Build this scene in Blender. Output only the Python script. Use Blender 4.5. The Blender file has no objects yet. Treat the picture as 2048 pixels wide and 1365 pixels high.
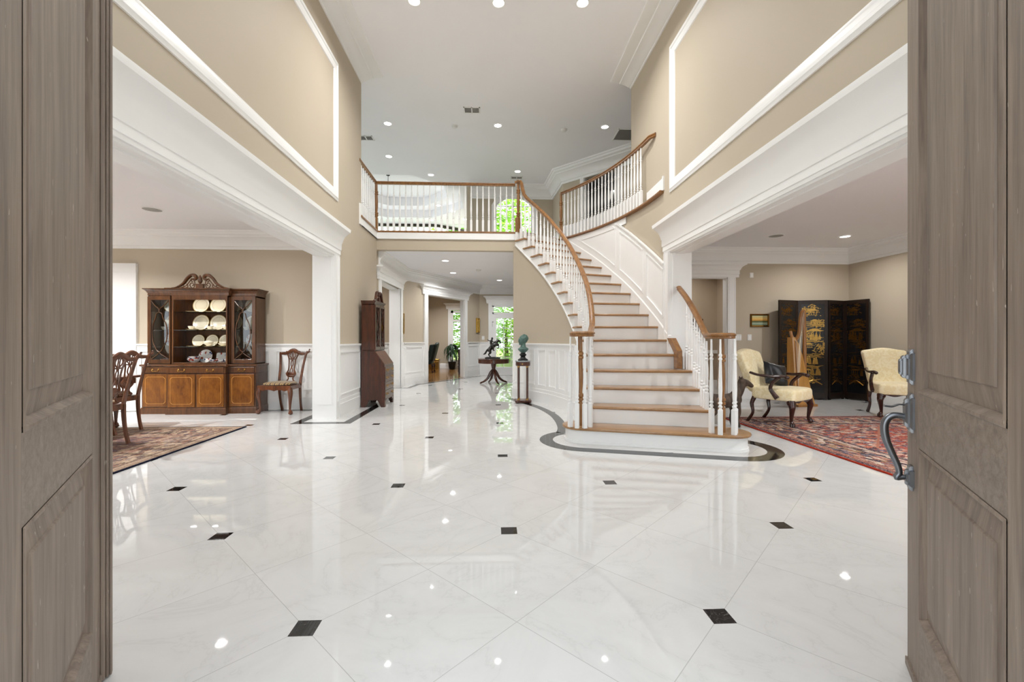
import bpy, bmesh, math, random
from mathutils import Vector, Matrix
S = bpy.context.scene
COL = S.collection
PI = math.pi
R = math.radians

# ---------------------------------------------------------------- helpers
class MB:
    """collects shapes into one mesh; fn maps local points to world points"""
    def __init__(s, fn=None):
        s.v = []; s.f = []; s.m = []; s.fn = fn
    def add(s, vs, fs, mi=0):
        o = len(s.v)
        fn = s.fn
        for p in vs:
            s.v.append(tuple(fn(*p)) if fn else (p[0], p[1], p[2]))
        for f in fs:
            s.f.append(tuple(i + o for i in f)); s.m.append(mi)
    def box(s, x0, x1, y0, y1, z0, z1, mi=0, n=1):
        vs = []; fs = []
        for i in range(n + 1):
            x = x0 + (x1 - x0) * i / n
            vs += [(x, y0, z0), (x, y1, z0), (x, y1, z1), (x, y0, z1)]
        for i in range(n):
            a = 4 * i; b = a + 4
            for k in range(4):
                k2 = (k + 1) % 4
                fs.append((a + k, a + k2, b + k2, b + k))
        fs.append((3, 2, 1, 0)); e = 4 * n; fs.append((e, e + 1, e + 2, e + 3))
        s.add(vs, fs, mi)
    def obox(s, c, size, rz=0, mi=0, tilt=None):
        M = Matrix.Translation(c) @ Matrix.Rotation(rz, 4, 'Z')
        if tilt: M = M @ tilt
        a, b, d = size[0] / 2, size[1] / 2, size[2] / 2
        vs = [M @ Vector((x, y, z)) for x in (-a, a) for y in (-b, b) for z in (-d, d)]
        s.add(vs, [(0, 1, 3, 2), (4, 6, 7, 5), (0, 4, 5, 1), (2, 3, 7, 6), (0, 2, 6, 4), (1, 5, 7, 3)], mi)
    def prism(s, poly, z0, z1, mi=0):
        n = len(poly)
        vs = [(p[0], p[1], z0) for p in poly] + [(p[0], p[1], z1) for p in poly]
        fs = [tuple(range(n - 1, -1, -1)), tuple(range(n, 2 * n))]
        fs += [(i, (i + 1) % n, (i + 1) % n + n, i + n) for i in range(n)]
        s.add(vs, fs, mi)
    def extr(s, pts, vec, mi=0):
        n = len(pts); vec = Vector(vec)
        vs = [Vector(p) for p in pts]; vs += [p + vec for p in vs]
        fs = [tuple(range(n - 1, -1, -1)), tuple(range(n, 2 * n))]
        fs += [(i, (i + 1) % n, (i + 1) % n + n, i + n) for i in range(n)]
        s.add(vs, fs, mi)
    def loft(s, rings, closed=True, cap=True, loop=False, mi=0):
        n = len(rings[0]); vs = [p for r in rings for p in r]; fs = []
        m = len(rings)
        for i in range(m if loop else m - 1):
            a = i * n; b = ((i + 1) % m) * n
            for k in range(n if closed else n - 1):
                k2 = (k + 1) % n
                fs.append((a + k, a + k2, b + k2, b + k))
        if cap and closed and not loop:
            fs.append(tuple(range(n - 1, -1, -1))); fs.append(tuple(range((m - 1) * n, m * n)))
        s.add(vs, fs, mi)
    def lathe(s, prof, o=(0, 0, 0), seg=24, mi=0, M=None, cap=True):
        rings = []
        for r, z in prof:
            ring = []
            for k in range(seg):
                a = 2 * PI * k / seg
                p = Vector((r * math.cos(a), r * math.sin(a), z))
                if M: p = M @ p
                ring.append((p[0] + o[0], p[1] + o[1], p[2] + o[2]))
            rings.append(ring)
        s.loft(rings, cap=cap, mi=mi)
    def tube(s, pts, rad, seg=8, cap=True, loop=False, mi=0, flat=1.0, up=None, pts_sect=None):
        pts = [Vector(p) for p in pts]; n = len(pts)
        if not hasattr(rad, '__len__'): rad = [rad] * n
        tg = []
        for i in range(n):
            if loop: t = pts[(i + 1) % n] - pts[i - 1]
            else: t = pts[min(i + 1, n - 1)] - pts[max(i - 1, 0)]
            if t.length < 1e-9: t = Vector((0, 0, 1))
            tg.append(t.normalized())
        u = Vector(up) if up else (Vector((0, 0, 1)) if abs(tg[0].z) < .9 else Vector((1, 0, 0)))
        nrm = (u - tg[0] * u.dot(tg[0])).normalized()
        rings = []
        for i in range(n):
            if i and not up:
                nrm = tg[i - 1].rotation_difference(tg[i]) @ nrm
            elif up:
                w = Vector(up); nrm = w - tg[i] * w.dot(tg[i])
            nrm = (nrm - tg[i] * nrm.dot(tg[i])).normalized()
            b = tg[i].cross(nrm)
            if pts_sect:
                rings.append([pts[i] + nrm * q[1] * rad[i] + b * q[0] * rad[i] for q in pts_sect])
            else:
                rings.append([pts[i] + (nrm * math.sin(2 * PI * k / seg) * flat + b * math.cos(2 * PI * k / seg)) * rad[i] for k in range(seg)])
        s.loft(rings, cap=cap, loop=loop, mi=mi)
    def sweep(s, prof, path, side=1, loop=False, cap=True, mi=0):
        """prof: (d, h): d sideways (to the left of travel for side=+1), h up; mitred in plan"""
        P = [Vector((p[0], p[1], p[2] if len(p) > 2 else 0)) for p in path]; n = len(P); rings = []
        for i in range(n):
            def dirv(a, b):
                t = P[b] - P[a]; t.z = 0
                return t.normalized() if t.length > 1e-9 else None
            t0 = dirv(i - 1, i) if (i > 0 or loop) else None
            t1 = dirv(i, (i + 1) % n) if (i < n - 1 or loop) else None
            t0 = t0 or t1; t1 = t1 or t0
            n0 = Vector((-t0.y, t0.x, 0)) * side; n1 = Vector((-t1.y, t1.x, 0)) * side
            m = n0 + n1
            m = m / max(m.dot(n0), .25) if m.length > 1e-6 else n0
            rings.append([(P[i].x + m.x * d, P[i].y + m.y * d, P[i].z + h) for d, h in prof])
        s.loft(rings, cap=cap, loop=loop, mi=mi)
    def ball(s, c, r, seg=12, rings=8, mi=0, M=None):
        if not hasattr(r, '__len__'): r = (r, r, r)
        vs = []; fs = []
        def T(x, y, z):
            p = Vector((x * r[0], y * r[1], z * r[2]))
            if M: p = M @ p
            return (p[0] + c[0], p[1] + c[1], p[2] + c[2])
        vs.append(T(0, 0, -1))
        for i in range(1, rings):
            ph = -PI / 2 + PI * i / rings
            for k in range(seg):
                a = 2 * PI * k / seg
                vs.append(T(math.cos(ph) * math.cos(a), math.cos(ph) * math.sin(a), math.sin(ph)))
        vs.append(T(0, 0, 1)); e = len(vs) - 1
        for k in range(seg):
            fs.append((0, 1 + (k + 1) % seg, 1 + k))
            fs.append((e, e - seg + k, e - seg + (k + 1) % seg))
        for i in range(rings - 2):
            for k in range(seg):
                a = 1 + i * seg; b = a + seg; k2 = (k + 1) % seg
                fs.append((a + k, a + k2, b + k2, b + k))
        s.add(vs, fs, mi)
    def build(s, name, mat, parent=None, smooth=40, bevel=0, loc=None, mods=None):
        me = bpy.data.meshes.new(name)
        me.from_pydata(s.v, [], s.f)
        for m in (mat if isinstance(mat, (list, tuple)) else [mat]): me.materials.append(m)
        me.polygons.foreach_set('material_index', s.m)
        bm = bmesh.new(); bm.from_mesh(me)
        bmesh.ops.recalc_face_normals(bm, faces=bm.faces)
        bm.to_mesh(me); bm.free()
        if smooth:
            me.shade_smooth(); me.set_sharp_from_angle(angle=R(smooth))
        o = bpy.data.objects.new(name, me); COL.objects.link(o)
        if parent is not None: o.parent = parent
        if loc: o.location = loc
        if bevel:
            b = o.modifiers.new('bevel', 'BEVEL'); b.width = bevel; b.segments = 2; b.limit_method = 'ANGLE'; b.angle_limit = R(40)
        return o

def remeshed(mb, name, mat, parent=None, voxel=.005, smooth_it=4, loc=None):
    o = mb.build(name, mat, parent, smooth=0)
    m = o.modifiers.new('r', 'REMESH'); m.mode = 'VOXEL'; m.voxel_size = voxel
    if smooth_it:
        k = o.modifiers.new('s', 'SMOOTH'); k.factor = .5; k.iterations = smooth_it
    dg = bpy.context.evaluated_depsgraph_get()
    me = bpy.data.meshes.new_from_object(o.evaluated_get(dg))
    o.modifiers.clear(); old = o.data; o.data = me; bpy.data.meshes.remove(old); me.name = name
    me.shade_smooth()
    if not me.materials: me.materials.append(mat)
    if loc: o.location = loc
    return o

def tag(o, label=None, cat=None, group=None, kind=None):
    if label: o['label'] = label
    if cat: o['category'] = cat
    if group: o['group'] = group
    if kind: o['kind'] = kind
    return o
def thing(name, label, cat, loc=(0, 0, 0), rz=0, group=None, kind=None):
    o = bpy.data.objects.new(name, None); COL.objects.link(o)
    o.location = loc; o.rotation_euler = (0, 0, rz); o.empty_display_size = .1
    return tag(o, label, cat, group, kind)
def struct(o, label=None, cat=None):
    return tag(o, label, cat, kind='structure')
def dup(o, parent=None, loc=None, rz=None, label=None, group=None):
    c = o.copy(); COL.objects.link(c)
    if parent is not None: c.parent = parent
    if loc is not None: c.location = loc
    if rz is not None: c.rotation_euler = (0, 0, rz)
    if label: c['label'] = label
    if group: c['group'] = group
    for ch in list(o.children): dup(ch, c)
    return c

def bez(P, n=8):
    """Catmull-Rom through points"""
    P = [Vector(p) for p in P]; out = []
    for i in range(len(P) - 1):
        p0 = P[max(i - 1, 0)]; p1 = P[i]; p2 = P[i + 1]; p3 = P[min(i + 2, len(P) - 1)]
        for k in range(n):
            t = k / n
            out.append(.5 * ((2 * p1) + (p2 - p0) * t + (2 * p0 - 5 * p1 + 4 * p2 - p3) * t * t + (3 * p1 - p0 - 3 * p2 + p3) * t ** 3))
    out.append(P[-1]); return out
def lerps(vals, m):
    n = len(vals) - 1; out = []
    for i in range(m):
        t = i / (m - 1) * n; k = min(int(t), n - 1)
        out.append(vals[k] + (vals[k + 1] - vals[k]) * (t - k))
    return out

# ---------------------------------------------------------------- materials
def lin(c):
    if isinstance(c, str): c = tuple(int(c[i:i + 2], 16) / 255 for i in (0, 2, 4))
    return tuple(x / 12.92 if x <= .04045 else ((x + .055) / 1.055) ** 2.4 for x in c) + (1,)
class NT:
    def __init__(s, name):
        s.mat = bpy.data.materials.new(name); s.mat.use_nodes = True
        s.t = s.mat.node_tree; s.n = s.t.nodes; s.b = s.n['Principled BSDF']; s.out = s.n['Material Output']
    def node(s, typ, **kw):
        n = s.n.new(typ)
        for k, v in kw.items():
            if k in n.inputs: s.set(n.inputs[k], v)
            else: setattr(n, k, v)
        return n
    def set(s, inp, v):
        if isinstance(v, bpy.types.NodeSocket): s.t.links.new(v, inp)
        else: inp.default_value = v
    def math(s, op, a, b=0.0, c=None):
        n = s.n.new('ShaderNodeMath'); n.operation = op
        s.set(n.inputs[0], a); s.set(n.inputs[1], b)
        if c is not None: s.set(n.inputs[2], c)
        return n.outputs[0]
    def ramp(s, fac, stops, interp='LINEAR'):
        n = s.n.new('ShaderNodeValToRGB'); n.color_ramp.interpolation = interp
        el = n.color_ramp.elements
        while len(el) < len(stops): el.new(.5)
        for e, (p, c) in zip(el, stops): e.position = p; e.color = c if len(c) == 4 else tuple(c) + (1,)
        s.set(n.inputs[0], fac); return n.outputs[0]
    def mix(s, fac, a, b, mode='MIX'):
        n = s.n.new('ShaderNodeMix'); n.data_type = 'RGBA'; n.blend_type = mode
        s.set(n.inputs[0], fac); s.set(n.inputs[6], a); s.set(n.inputs[7], b); return n.outputs[2]
    def coord(s, which='Object', scale=(1, 1, 1), rot=(0, 0, 0)):
        c = s.n.new('ShaderNodeTexCoord'); m = s.n.new('ShaderNodeMapping')
        s.t.links.new(c.outputs[which], m.inputs[0]); m.inputs['Scale'].default_value = scale; m.inputs['Rotation'].default_value = rot
        return m.outputs[0]
    def noise(s, vec, scale=5, detail=3, rough=.5, dist=0):
        n = s.n.new('ShaderNodeTexNoise'); s.set(n.inputs['Vector'], vec)
        n.inputs['Scale'].default_value = scale; n.inputs['Detail'].default_value = detail; n.inputs['Roughness'].default_value = rough; n.inputs['Distortion'].default_value = dist
        return n.outputs[0]
    def bump(s, h, strength=.2, dist=.01):
        n = s.n.new('ShaderNodeBump'); s.set(n.inputs['Height'], h); n.inputs['Strength'].default_value = strength; n.inputs['Distance'].default_value = dist
        s.t.links.new(n.outputs[0], s.b.inputs['Normal'])
    def pr(s, **kw):
        for k, v in kw.items(): s.set(s.b.inputs[k.replace('_', ' ')], v)
        return s

def paint(name, c, rough=.5, var=.03, scale=3, spec=.4):
    m = NT(name); a = lin(c)
    f = m.noise(m.coord(), scale, 2)
    lo = tuple(x * (1 - var) for x in a[:3]) + (1,); hi = tuple(min(1, x * (1 + var)) for x in a[:3]) + (1,)
    m.pr(Base_Color=m.ramp(f, [(.3, lo), (.7, hi)]), Roughness=rough); m.b.inputs['Specular IOR Level'].default_value = spec
    return m.mat
def wood(name, dark, light, axis='Z', rough=.4, scale=1, stretch=14, coat=0, bump=.05, specks=None):
    m = NT(name)
    sc = {'X': (1, stretch, stretch), 'Y': (stretch, 1, stretch), 'Z': (stretch, stretch, 1)}[axis]
    v = m.coord('Object', tuple(x * scale for x in sc))
    n1 = m.noise(v, 1.6, 4, .6, .6); n2 = m.noise(v, 9, 3, .6)
    f = m.math('ADD', m.math('MULTIPLY', n1, .7), m.math('MULTIPLY', n2, .3))
    col = m.ramp(f, [(.33, lin(dark)), (.67, lin(light))])
    if specks:       # small worn chips along the grain
        sp = m.noise(m.coord('Object', (90, 90, 22)), 1, 2, .5)
        pt = m.noise(m.coord('Object', (3, 3, 2)), 1, 2, .5)
        k = m.math('MULTIPLY', m.math('GREATER_THAN', sp, .735), m.math('GREATER_THAN', pt, .48))
        col = m.mix(m.math('MULTIPLY', k, .6), col, lin(specks))
    m.pr(Base_Color=col, Roughness=rough)
    if coat: m.b.inputs['Coat Weight'].default_value = coat; m.b.inputs['Coat Roughness'].default_value = .12
    if bump: m.bump(f, bump, .002)
    return m.mat
def metal(name, c, rough=.3):
    m = NT(name); f = m.noise(m.coord(), 20, 2)
    a = lin(c); m.pr(Base_Color=m.ramp(f, [(.3, tuple(x * .85 for x in a[:3]) + (1,)), (.7, a)]), Metallic=1.0, Roughness=rough); return m.mat
def emit(name, c, strength):
    m = NT(name); e = m.node('ShaderNodeEmission'); e.inputs[0].default_value = c; e.inputs[1].default_value = strength
    m.t.links.new(e.outputs[0], m.out.inputs[0]); return m.mat
def glass(name, tint=(1, 1, 1, 1), ior=1.5, rough=.02):
    m = NT(name); t = m.node('ShaderNodeBsdfTransparent'); t.inputs[0].default_value = tint
    g = m.node('ShaderNodeBsdfGlossy'); g.inputs['Roughness'].default_value = rough
    fr = m.node('ShaderNodeFresnel'); fr.inputs[0].default_value = ior
    w = m.math('MULTIPLY', fr.outputs[0], 1.0)
    x = m.node('ShaderNodeMixShader'); m.t.links.new(w, x.inputs[0]); m.t.links.new(t.outputs[0], x.inputs[1]); m.t.links.new(g.outputs[0], x.inputs[2])
    m.t.links.new(x.outputs[0], m.out.inputs[0]); return m.mat

M_WALL = paint('beige_wall_paint', 'beb29f', .6, .015, 1.2, .25)
M_WHITE = paint('white_trim_paint', 'f2f2f1', .38, .01, 2, .4)
M_CEIL = paint('ceiling_paint', 'f5f5f8', .7, .01, 1, .2)
M_RAIL = wood('oak_rail_wood', '6f4724', 'a2733f', 'Y', .32, 1.2, 12, .25)
M_TREAD = wood('oak_tread_wood', '8a633e', 'b38c61', 'X', .3, 1.0, 14, .3)
M_NEWEL = wood('oak_newel_wood', '6f4724', 'a2733f', 'Z', .32, 1.5, 14, .25)
M_DOOR = wood('weathered_mahogany', '62544a', '8f7f71', 'Z', .5, 1.0, 16, 0, .12, 'c9bfb2')
M_DOORH = wood('weathered_mahogany_rail', '66594e', '8c7e72', 'X', .5, 1.3, 22, 0, .12)
M_MAHO = wood('mahogany', '2a130b', '5c2d18', 'Z', .28, 1.6, 8, .35, .03)
M_CAB = wood('walnut_cabinet', '361c0a', '684020', 'Z', .28, 1.4, 8, .4, .03)
M_CABDOOR = wood('burl_door_veneer', '57300f', '8a5520', 'Z', .25, 2.2, 2.5, .4, .02)
M_CHAIR = wood('carved_walnut', '3a1e10', '7a4628', 'Z', .3, 2, 6, .3, .04)
M_DARKMAHO = wood('dark_mahogany', '1c0b07', '45190f', 'Z', .25, 2, 6, .4, .03)
M_BRASS = metal('brass', 'b98f4a', .28)
M_PEWTER = metal('pewter', '7d8086', .33)
M_BLACK = paint('black_iron', '121212', .45, .1)
M_PORC = paint('cream_porcelain', 'efe6cf', .15, .02, 4, .5)
M_GOLD = metal('gilt', 'c29a45', .3)
M_GLASS = glass('clear_glass')
M_BEVGLASS = glass('cabinet_glass', (.86, .88, .87, 1), 1.5, .03)
M_BUBBLE = glass('convex_cabinet_glass', (.88, .9, .89, 1), 1.9, .02)
M_GRILLE2 = paint('light_grille', 'b9b8b5', .5, .04)
M_LAMP = emit('lamp_glow', (1, .98, .95, 1), 6)
M_PLASTIC = paint('white_plastic', 'e6e6e4', .4, .01)
M_GRILLE = paint('grey_grille', '9c9b98', .5, .05)
EXPOSURE = 0.79
WORLD = 1.85
P_UP = 26
P_BALC = 2.5
P_FAM = 5
# ---------------------------------------------------------------- camera, world
YREAR = 13.42
XL, XR = -2.345, 2.52           # foyer side walls
HL = 3.0                         # lower ceiling
Z2 = 3.382                       # upper floor
HU = 5.88                        # foyer ceiling
cam = bpy.data.cameras.new('camera'); cam.sensor_width = 36; cam.lens = 15.2; cam.clip_start = .02
cam.shift_y = -1.95 / 2048
co = bpy.data.objects.new('camera', cam); COL.objects.link(co)
co.location = (0, 0, 1.173); co.rotation_euler = (PI / 2, 0, -.0443); S.camera = co
S.view_settings.view_transform = 'Standard'; S.view_settings.look = 'None'; S.view_settings.gamma = 1
S.view_settings.use_curve_mapping = False
S.view_settings.exposure = EXPOSURE
W = bpy.data.worlds.new('world'); S.world = W; W.use_nodes = True
bg = W.node_tree.nodes['Background']; bg.inputs[0].default_value = (.87, .945, 1, 1); bg.inputs[1].default_value = WORLD
S.cycles.max_bounces = 10; S.cycles.diffuse_bounces = 7; S.cycles.glossy_bounces = 4; S.cycles.transmission_bounces = 6; S.cycles.transparent_max_bounces = 12
S.cycles.use_denoising = True
S.cycles.sample_clamp_indirect = 6

# ---------------------------------------------------------------- floor
def floor_mat():
    m = NT('polished_marble_tile')
    c = m.node('ShaderNodeTexCoord'); sp = m.node('ShaderNodeSeparateXYZ'); m.t.links.new(c.outputs['Object'], sp.inputs[0])
    A = .431
    X = m.math('SUBTRACT', sp.outputs[0], -.7625); Y = m.math('SUBTRACT', sp.outputs[1], 1.795)
    def band(v, period, half):        # 1 inside |v mod period| < half
        w = m.math('ABSOLUTE', m.math('WRAP', v, period / 2, -period / 2))
        return m.math('LESS_THAN', w, half)
    def both(a, b): return m.math('MULTIPLY', a, b)
    i1 = both(band(X, 4 * A, .049), band(Y, 4 * A, .049))
    i2 = both(band(m.math('SUBTRACT', X, 2 * A), 4 * A, .049), band(m.math('SUBTRACT', Y, 2 * A), 4 * A, .049))
    inset = m.math('MAXIMUM', i1, i2)
    U = m.math('ADD', X, Y); V = m.math('SUBTRACT', X, Y)
    g = m.math('MAXIMUM', band(U, 2 * A, .0022), band(V, 2 * A, .0022))
    v = m.coord('Object', (1, 1, 1))
    # a slightly different white per tile, faint grey veins
    tu = m.math('FLOOR', m.math('DIVIDE', U, 2 * A)); tv = m.math('FLOOR', m.math('DIVIDE', V, 2 * A))
    cmb = m.node('ShaderNodeCombineXYZ'); m.set(cmb.inputs[0], tu); m.set(cmb.inputs[1], tv)
    wn = m.node('ShaderNodeTexWhiteNoise'); wn.noise_dimensions = '2D'; m.t.links.new(cmb.outputs[0], wn.inputs[0])
    off = m.node('ShaderNodeVectorMath'); off.operation = 'ADD'
    sc = m.node('ShaderNodeVectorMath'); sc.operation = 'SCALE'; m.t.links.new(wn.outputs[1], sc.inputs[0]); sc.inputs[3].default_value = 9
    m.t.links.new(v, off.inputs[0]); m.t.links.new(sc.outputs[0], off.inputs[1])
    n = m.noise(off.outputs[0], 1.3, 6, .62, 1.6)
    vein = m.ramp(m.math('ABSOLUTE', m.math('SUBTRACT', n, .5)), [(0, (.575, .573, .566, 1)), (.012, (.61, .608, .602, 1)), (.12, (.635, .633, .627, 1))])
    col = m.mix(m.math('MULTIPLY', wn.outputs[0], .05), vein, (.62, .62, .61, 1))
    col = m.mix(m.math('MULTIPLY', g, .55), col, (.30, .29, .28, 1))
    bv = m.noise(m.coord('Object', (1, 1, 1)), 9, 5, .6, 2.5)
    blk = m.ramp(m.math('ABSOLUTE', m.math('SUBTRACT', bv, .5)), [(0, (.16, .16, .16, 1)), (.006, (.008, .008, .008, 1))])
    col = m.mix(inset, col, blk)
    m.pr(Base_Color=col, Roughness=.022); m.b.inputs['IOR'].default_value = 1.5
    return m.mat
def black_marble():
    m = NT('black_marble_inlay')
    bv = m.noise(m.coord('Object'), 6, 5, .6, 2.5)
    m.pr(Base_Color=m.ramp(m.math('ABSOLUTE', m.math('SUBTRACT', bv, .5)), [(0, (.10, .10, .10, 1)), (.008, (.008, .008, .008, 1))]), Roughness=.06)
    return m.mat
M_BLACKM = black_marble()
b = MB(); b.prism([(-9, .55), (9, .55), (9, 14.62), (-9, 14.62)], -.12, 0)
struct(b.build('floor', floor_mat(), smooth=0), 'polished white marble floor with small black inset tiles', 'floor')
def ribbon(path, w, loop=False):
    """flat inlay strip between two plan curves"""
    b = MB(); b.sweep([(-w / 2, 0), (w / 2, 0), (w / 2, .0016), (-w / 2, .0016)], path, loop=loop); return b
# border strips
struct(ribbon([(-2.76, 7.38), (-2.76, 6.22), (-2.06, 6.22), (-2.06, 8.70), (-2.25, 8.9)], .125).build('trim_1', M_BLACKM, smooth=0), 'black marble border strip in the floor around the left pillar', 'floor border')
struct(ribbon([(-7, 7.375), (-2.7, 7.375)], .1).build('trim_2', M_BLACKM, smooth=0), 'black marble strip along the dining room back wall', 'floor border')
struct(ribbon([(-2.5, 10.66), (-2.06, 10.66), (-1.98, 11.5), (-.28, 14.32), (.6, 14.32)], .11).build('trim_3', M_BLACKM, smooth=0), 'black marble border strip along the far hall walls', 'floor border')

# black border that loops round the bottom step
BORD = [(.30, 8.75), (.56, 8.12), (.80, 7.50), (.93, 6.85), (.96, 6.3), (.93, 5.75), (.86, 5.42)]
def rnd(c, r, a0, a1, n=10): return [(c[0] + r * math.cos(R(a0 + (a1 - a0) * i / n)), c[1] + r * math.sin(R(a0 + (a1 - a0) * i / n))) for i in range(n + 1)]
b = ribbon(bez([(p[0], p[1], 0) for p in BORD], 6), .13)
loopc = rnd((1.08, 5.02), .455, 118, 252, 14) + rnd((2.55, 4.60), .455, -108, 60, 16)
b2 = ribbon(loopc, .155); b.add(b2.v, b2.f)
struct(b.build('trim_31', M_BLACKM, smooth=0), 'black marble border curving along the stair wall and around the bottom step', 'floor border')

# ---------------------------------------------------------------- profiles
CROWN = [(0, -.30), (.014, -.30), (.016, -.255), (.028, -.25), (.03, -.235), (.035, -.20), (.055, -.15), (.085, -.115), (.10, -.105), (.104, -.085), (.125, -.065), (.13, -.03), (.145, -.025), (.15, 0), (0, 0)]
BIGCROWN = [(0, -.13), (.02, -.13), (.026, -.105), (.06, -.10), (.10, -.075), (.17, -.05), (.21, -.045), (.22, -.03), (.34, -.026), (.38, -.02), (.385, 0), (0, 0)]
ENTAB = [(0, 0), (.03, 0), (.03, .05), (.036, .055), (.036, .125), (.045, .13), (.05, .15), (.062, .18), (.09, .205), (.11, .215), (.115, .245), (0, .245)]
BIGENT = [(0, 0), (.022, 0), (.026, .03), (.034, .035), (.034, .10), (.042, .105), (.046, .125), (.046, .20), (.054, .22), (.062, .26), (.085, .32), (.12, .37), (.145, .395), (.15, .43), (.15, .445), (0, .445)]
BASE = [(0, 0), (.024, 0), (.024, .17), (.018, .19), (.012, .205), (0, .21)]
RAILP = [(0, -.035), (.012, -.035), (.02, -.02), (.03, -.012), (.032, 0), (0, 0)]

def local(p0, p1, side=1):
    """maps (s along wall, d off wall, z) for a wall from p0 to p1; d grows to the left of travel for side=+1"""
    p0 = Vector(p0); p1 = Vector(p1); t = (p1 - p0).normalized(); n = Vector((-t.y, t.x)) * side
    return lambda s, d, z: (p0.x + t.x * s + n.x * d, p0.y + t.y * s + n.y * d, z), (p1 - p0).length
def arc_map(C, r, a0, sgn, inward):
    """s runs along an arc of radius r from angle a0; d towards the axis if inward"""
    def f(s, d, z):
        a = a0 + sgn * s / r; q = r - d if inward else r + d
        return (C[0] + q * math.cos(a), C[1] + q * math.sin(a), z)
    return f
def wainscot(b, L, panels, n=1, z1=1.11, base=True, s_off=0, gap=.10, zb=.32, zt=1.0):
    """raised frame wainscot in (s, d, z)"""
    b.box(s_off, s_off + L, 0, .010, 0, z1 - .02, 0, n)
    b.box(s_off, s_off + L, 0, .028, 0, zb - .06, 0, n)
    b.box(s_off, s_off + L, 0, .036, 0, .20, 0, n)
    b.box(s_off, s_off + L, 0, .022, zt, z1 - .03, 0, n)
    b.box(s_off, s_off + L, 0, .022, zb - .07, zb, 0, n)
    b.box(s_off, s_off + L, 0, .034, z1 - .045, z1 - .02, 0, n); b.box(s_off, s_off + L, 0, .05, z1 - .022, z1, 0, n)
    w = L / panels
    for i in range(panels + 1):
        s0 = max(i * w - gap / 2, 0); s1 = min(i * w + gap / 2, L)
        b.box(s_off + s0, s_off + s1, 0, .022, zb, zt)
    m = max(1, n // panels)
    for i in range(panels):                      # bead frame inside each panel
        a0 = s_off + i * w + gap / 2 + .0; a1 = s_off + (i + 1) * w - gap / 2
        for (x0, x1, y0, y1, k) in ((a0, a0 + .022, zb, zt, 1), (a1 - .022, a1, zb, zt, 1), (a0 + .022, a1 - .022, zb, zb + .022, m), (a0 + .022, a1 - .022, zt - .022, zt, m)):
            b.box(x0, x1, 0, .028, y0, y1, 0, k)
def casing(b, s0, s1, head, w=.13, d=.03, z0=0):
    for a, c in ((s0 - w, s0), (s1, s1 + w)):
        b.box(a, c, 0, d, z0, head); b.box(a + .012, c - .03, d, d + .008, z0, head)
        b.box(a, a + .02, d, d + .012, z0, head)
        b.box(c - .02, c, d, d + .012, z0, head) if a < s0 - 1e-6 and c == s0 else None
def entab(b, fn, s0, s1, z, prof=ENTAB, back=.0):
    """entablature with mitred returns over an opening"""
    P = [fn(s0, -back, z), fn(s0, .0, z), fn(s1, .0, z), fn(s1, -back, z)]
    return P

# ---------------------------------------------------------------- foyer side walls
def side_wall(nm, X, out, yc, yend_u, yend_l, lab):
    """X foyer face, out = direction away from foyer (-1 / +1), yc = pillar face"""
    T = .268; x0, x1 = sorted((X, X + out * T))
    b = MB()
    b.box(x0, x1, .55, 1.25, 0, HL)                              # stub by the front door
    b.box(x0, x1, 1.25, yc, 2.43, HL)                            # beam over the opening
    b.box(x0, x1, .55, yend_u, HL, HU)                           # upper wall
    b.box(x0, x1, yc, yend_l, 0, HL)
    if yend_l > yend_u: b.box(x0, x1, yend_u, yend_l, HL, Z2 - .06)
    return struct(b.build(nm, M_WALL, smooth=0), lab, 'wall')
side_wall('wall_left', XL, -1, 6.5, 7.82, 8.85, 'beige left foyer wall with a wide cased opening to the dining room')
side_wall('wall_right', XR, 1, 6.05, 7.78, 6.4, 'beige right foyer wall with a wide cased opening to the living room')

def opening_trim(nm, X, out, yc, lab):
    T = .268; xi, xo = X, X + out * T
    b = MB()
    a0, a1 = sorted((xi, xo))
    # jamb board facing the camera and soffit board
    b.box(a0 - .004, a1 + .004, yc - .02, yc, 0, 2.43)
    b.box(a0 + .03, a1 - .03, yc - .026, yc - .02, .22, 2.43)
    b.box(a0 - .004, a1 + .004, 1.25, yc, 2.41, 2.43)
    b.box(a0 - .004, a1 + .004, 1.25, 1.27, 0, 2.43)
    b.box(a0 + .075, a1 - .075, 1.27, yc - .02, 2.40, 2.41)
    # casing on both faces
    for x, d in ((xi, -out), (xo, out)):
        p, q = sorted((x, x + d * .028)); b.box(p, q, yc - .0185, yc + .14, 0, 2.43)
        p, q = sorted((x, x + d * .040)); b.box(p, q, yc + .115, yc + .141, 0, 2.429); b.box(p, q, yc - .017, yc + .01, 0, 2.429)
        p, q = sorted((x, x + d * .036)); b.box(p, q, yc + .02, yc + .10, 0, .26)
        p, q = sorted((x, x + d * .028)); b.box(p, q, 1.11, 1.27, 0, 2.43)
    # entablature on the foyer face with a return past the casing
    path = [(xi, 1.0, 2.43), (xi, yc + .15, 2.43)]
    sd = -out
    fn = [(xi, 1.0), (xi, yc + .15)]
    b.sweep(BIGENT, [(xi, 1.0, 2.43), (xi, yc + .15, 2.43), (xi + out * .05, yc + .15, 2.43)], side=(1 if out > 0 else -1))
    b.sweep([(d * .5, h * .9) for d, h in BIGENT], [(xo, 1.0, 2.43), (xo, yc + .15, 2.43)], side=(-1 if out > 0 else 1))
    o = b.build(nm, M_WHITE, smooth=30); return struct(o, lab, 'door casing')
opening_trim('trim_4', XL, -1, 6.5, 'white pillar casing and deep cornice of the dining room opening')
opening_trim('trim_5', XR, 1, 6.05, 'white pillar casing and deep cornice of the living room opening')

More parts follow.
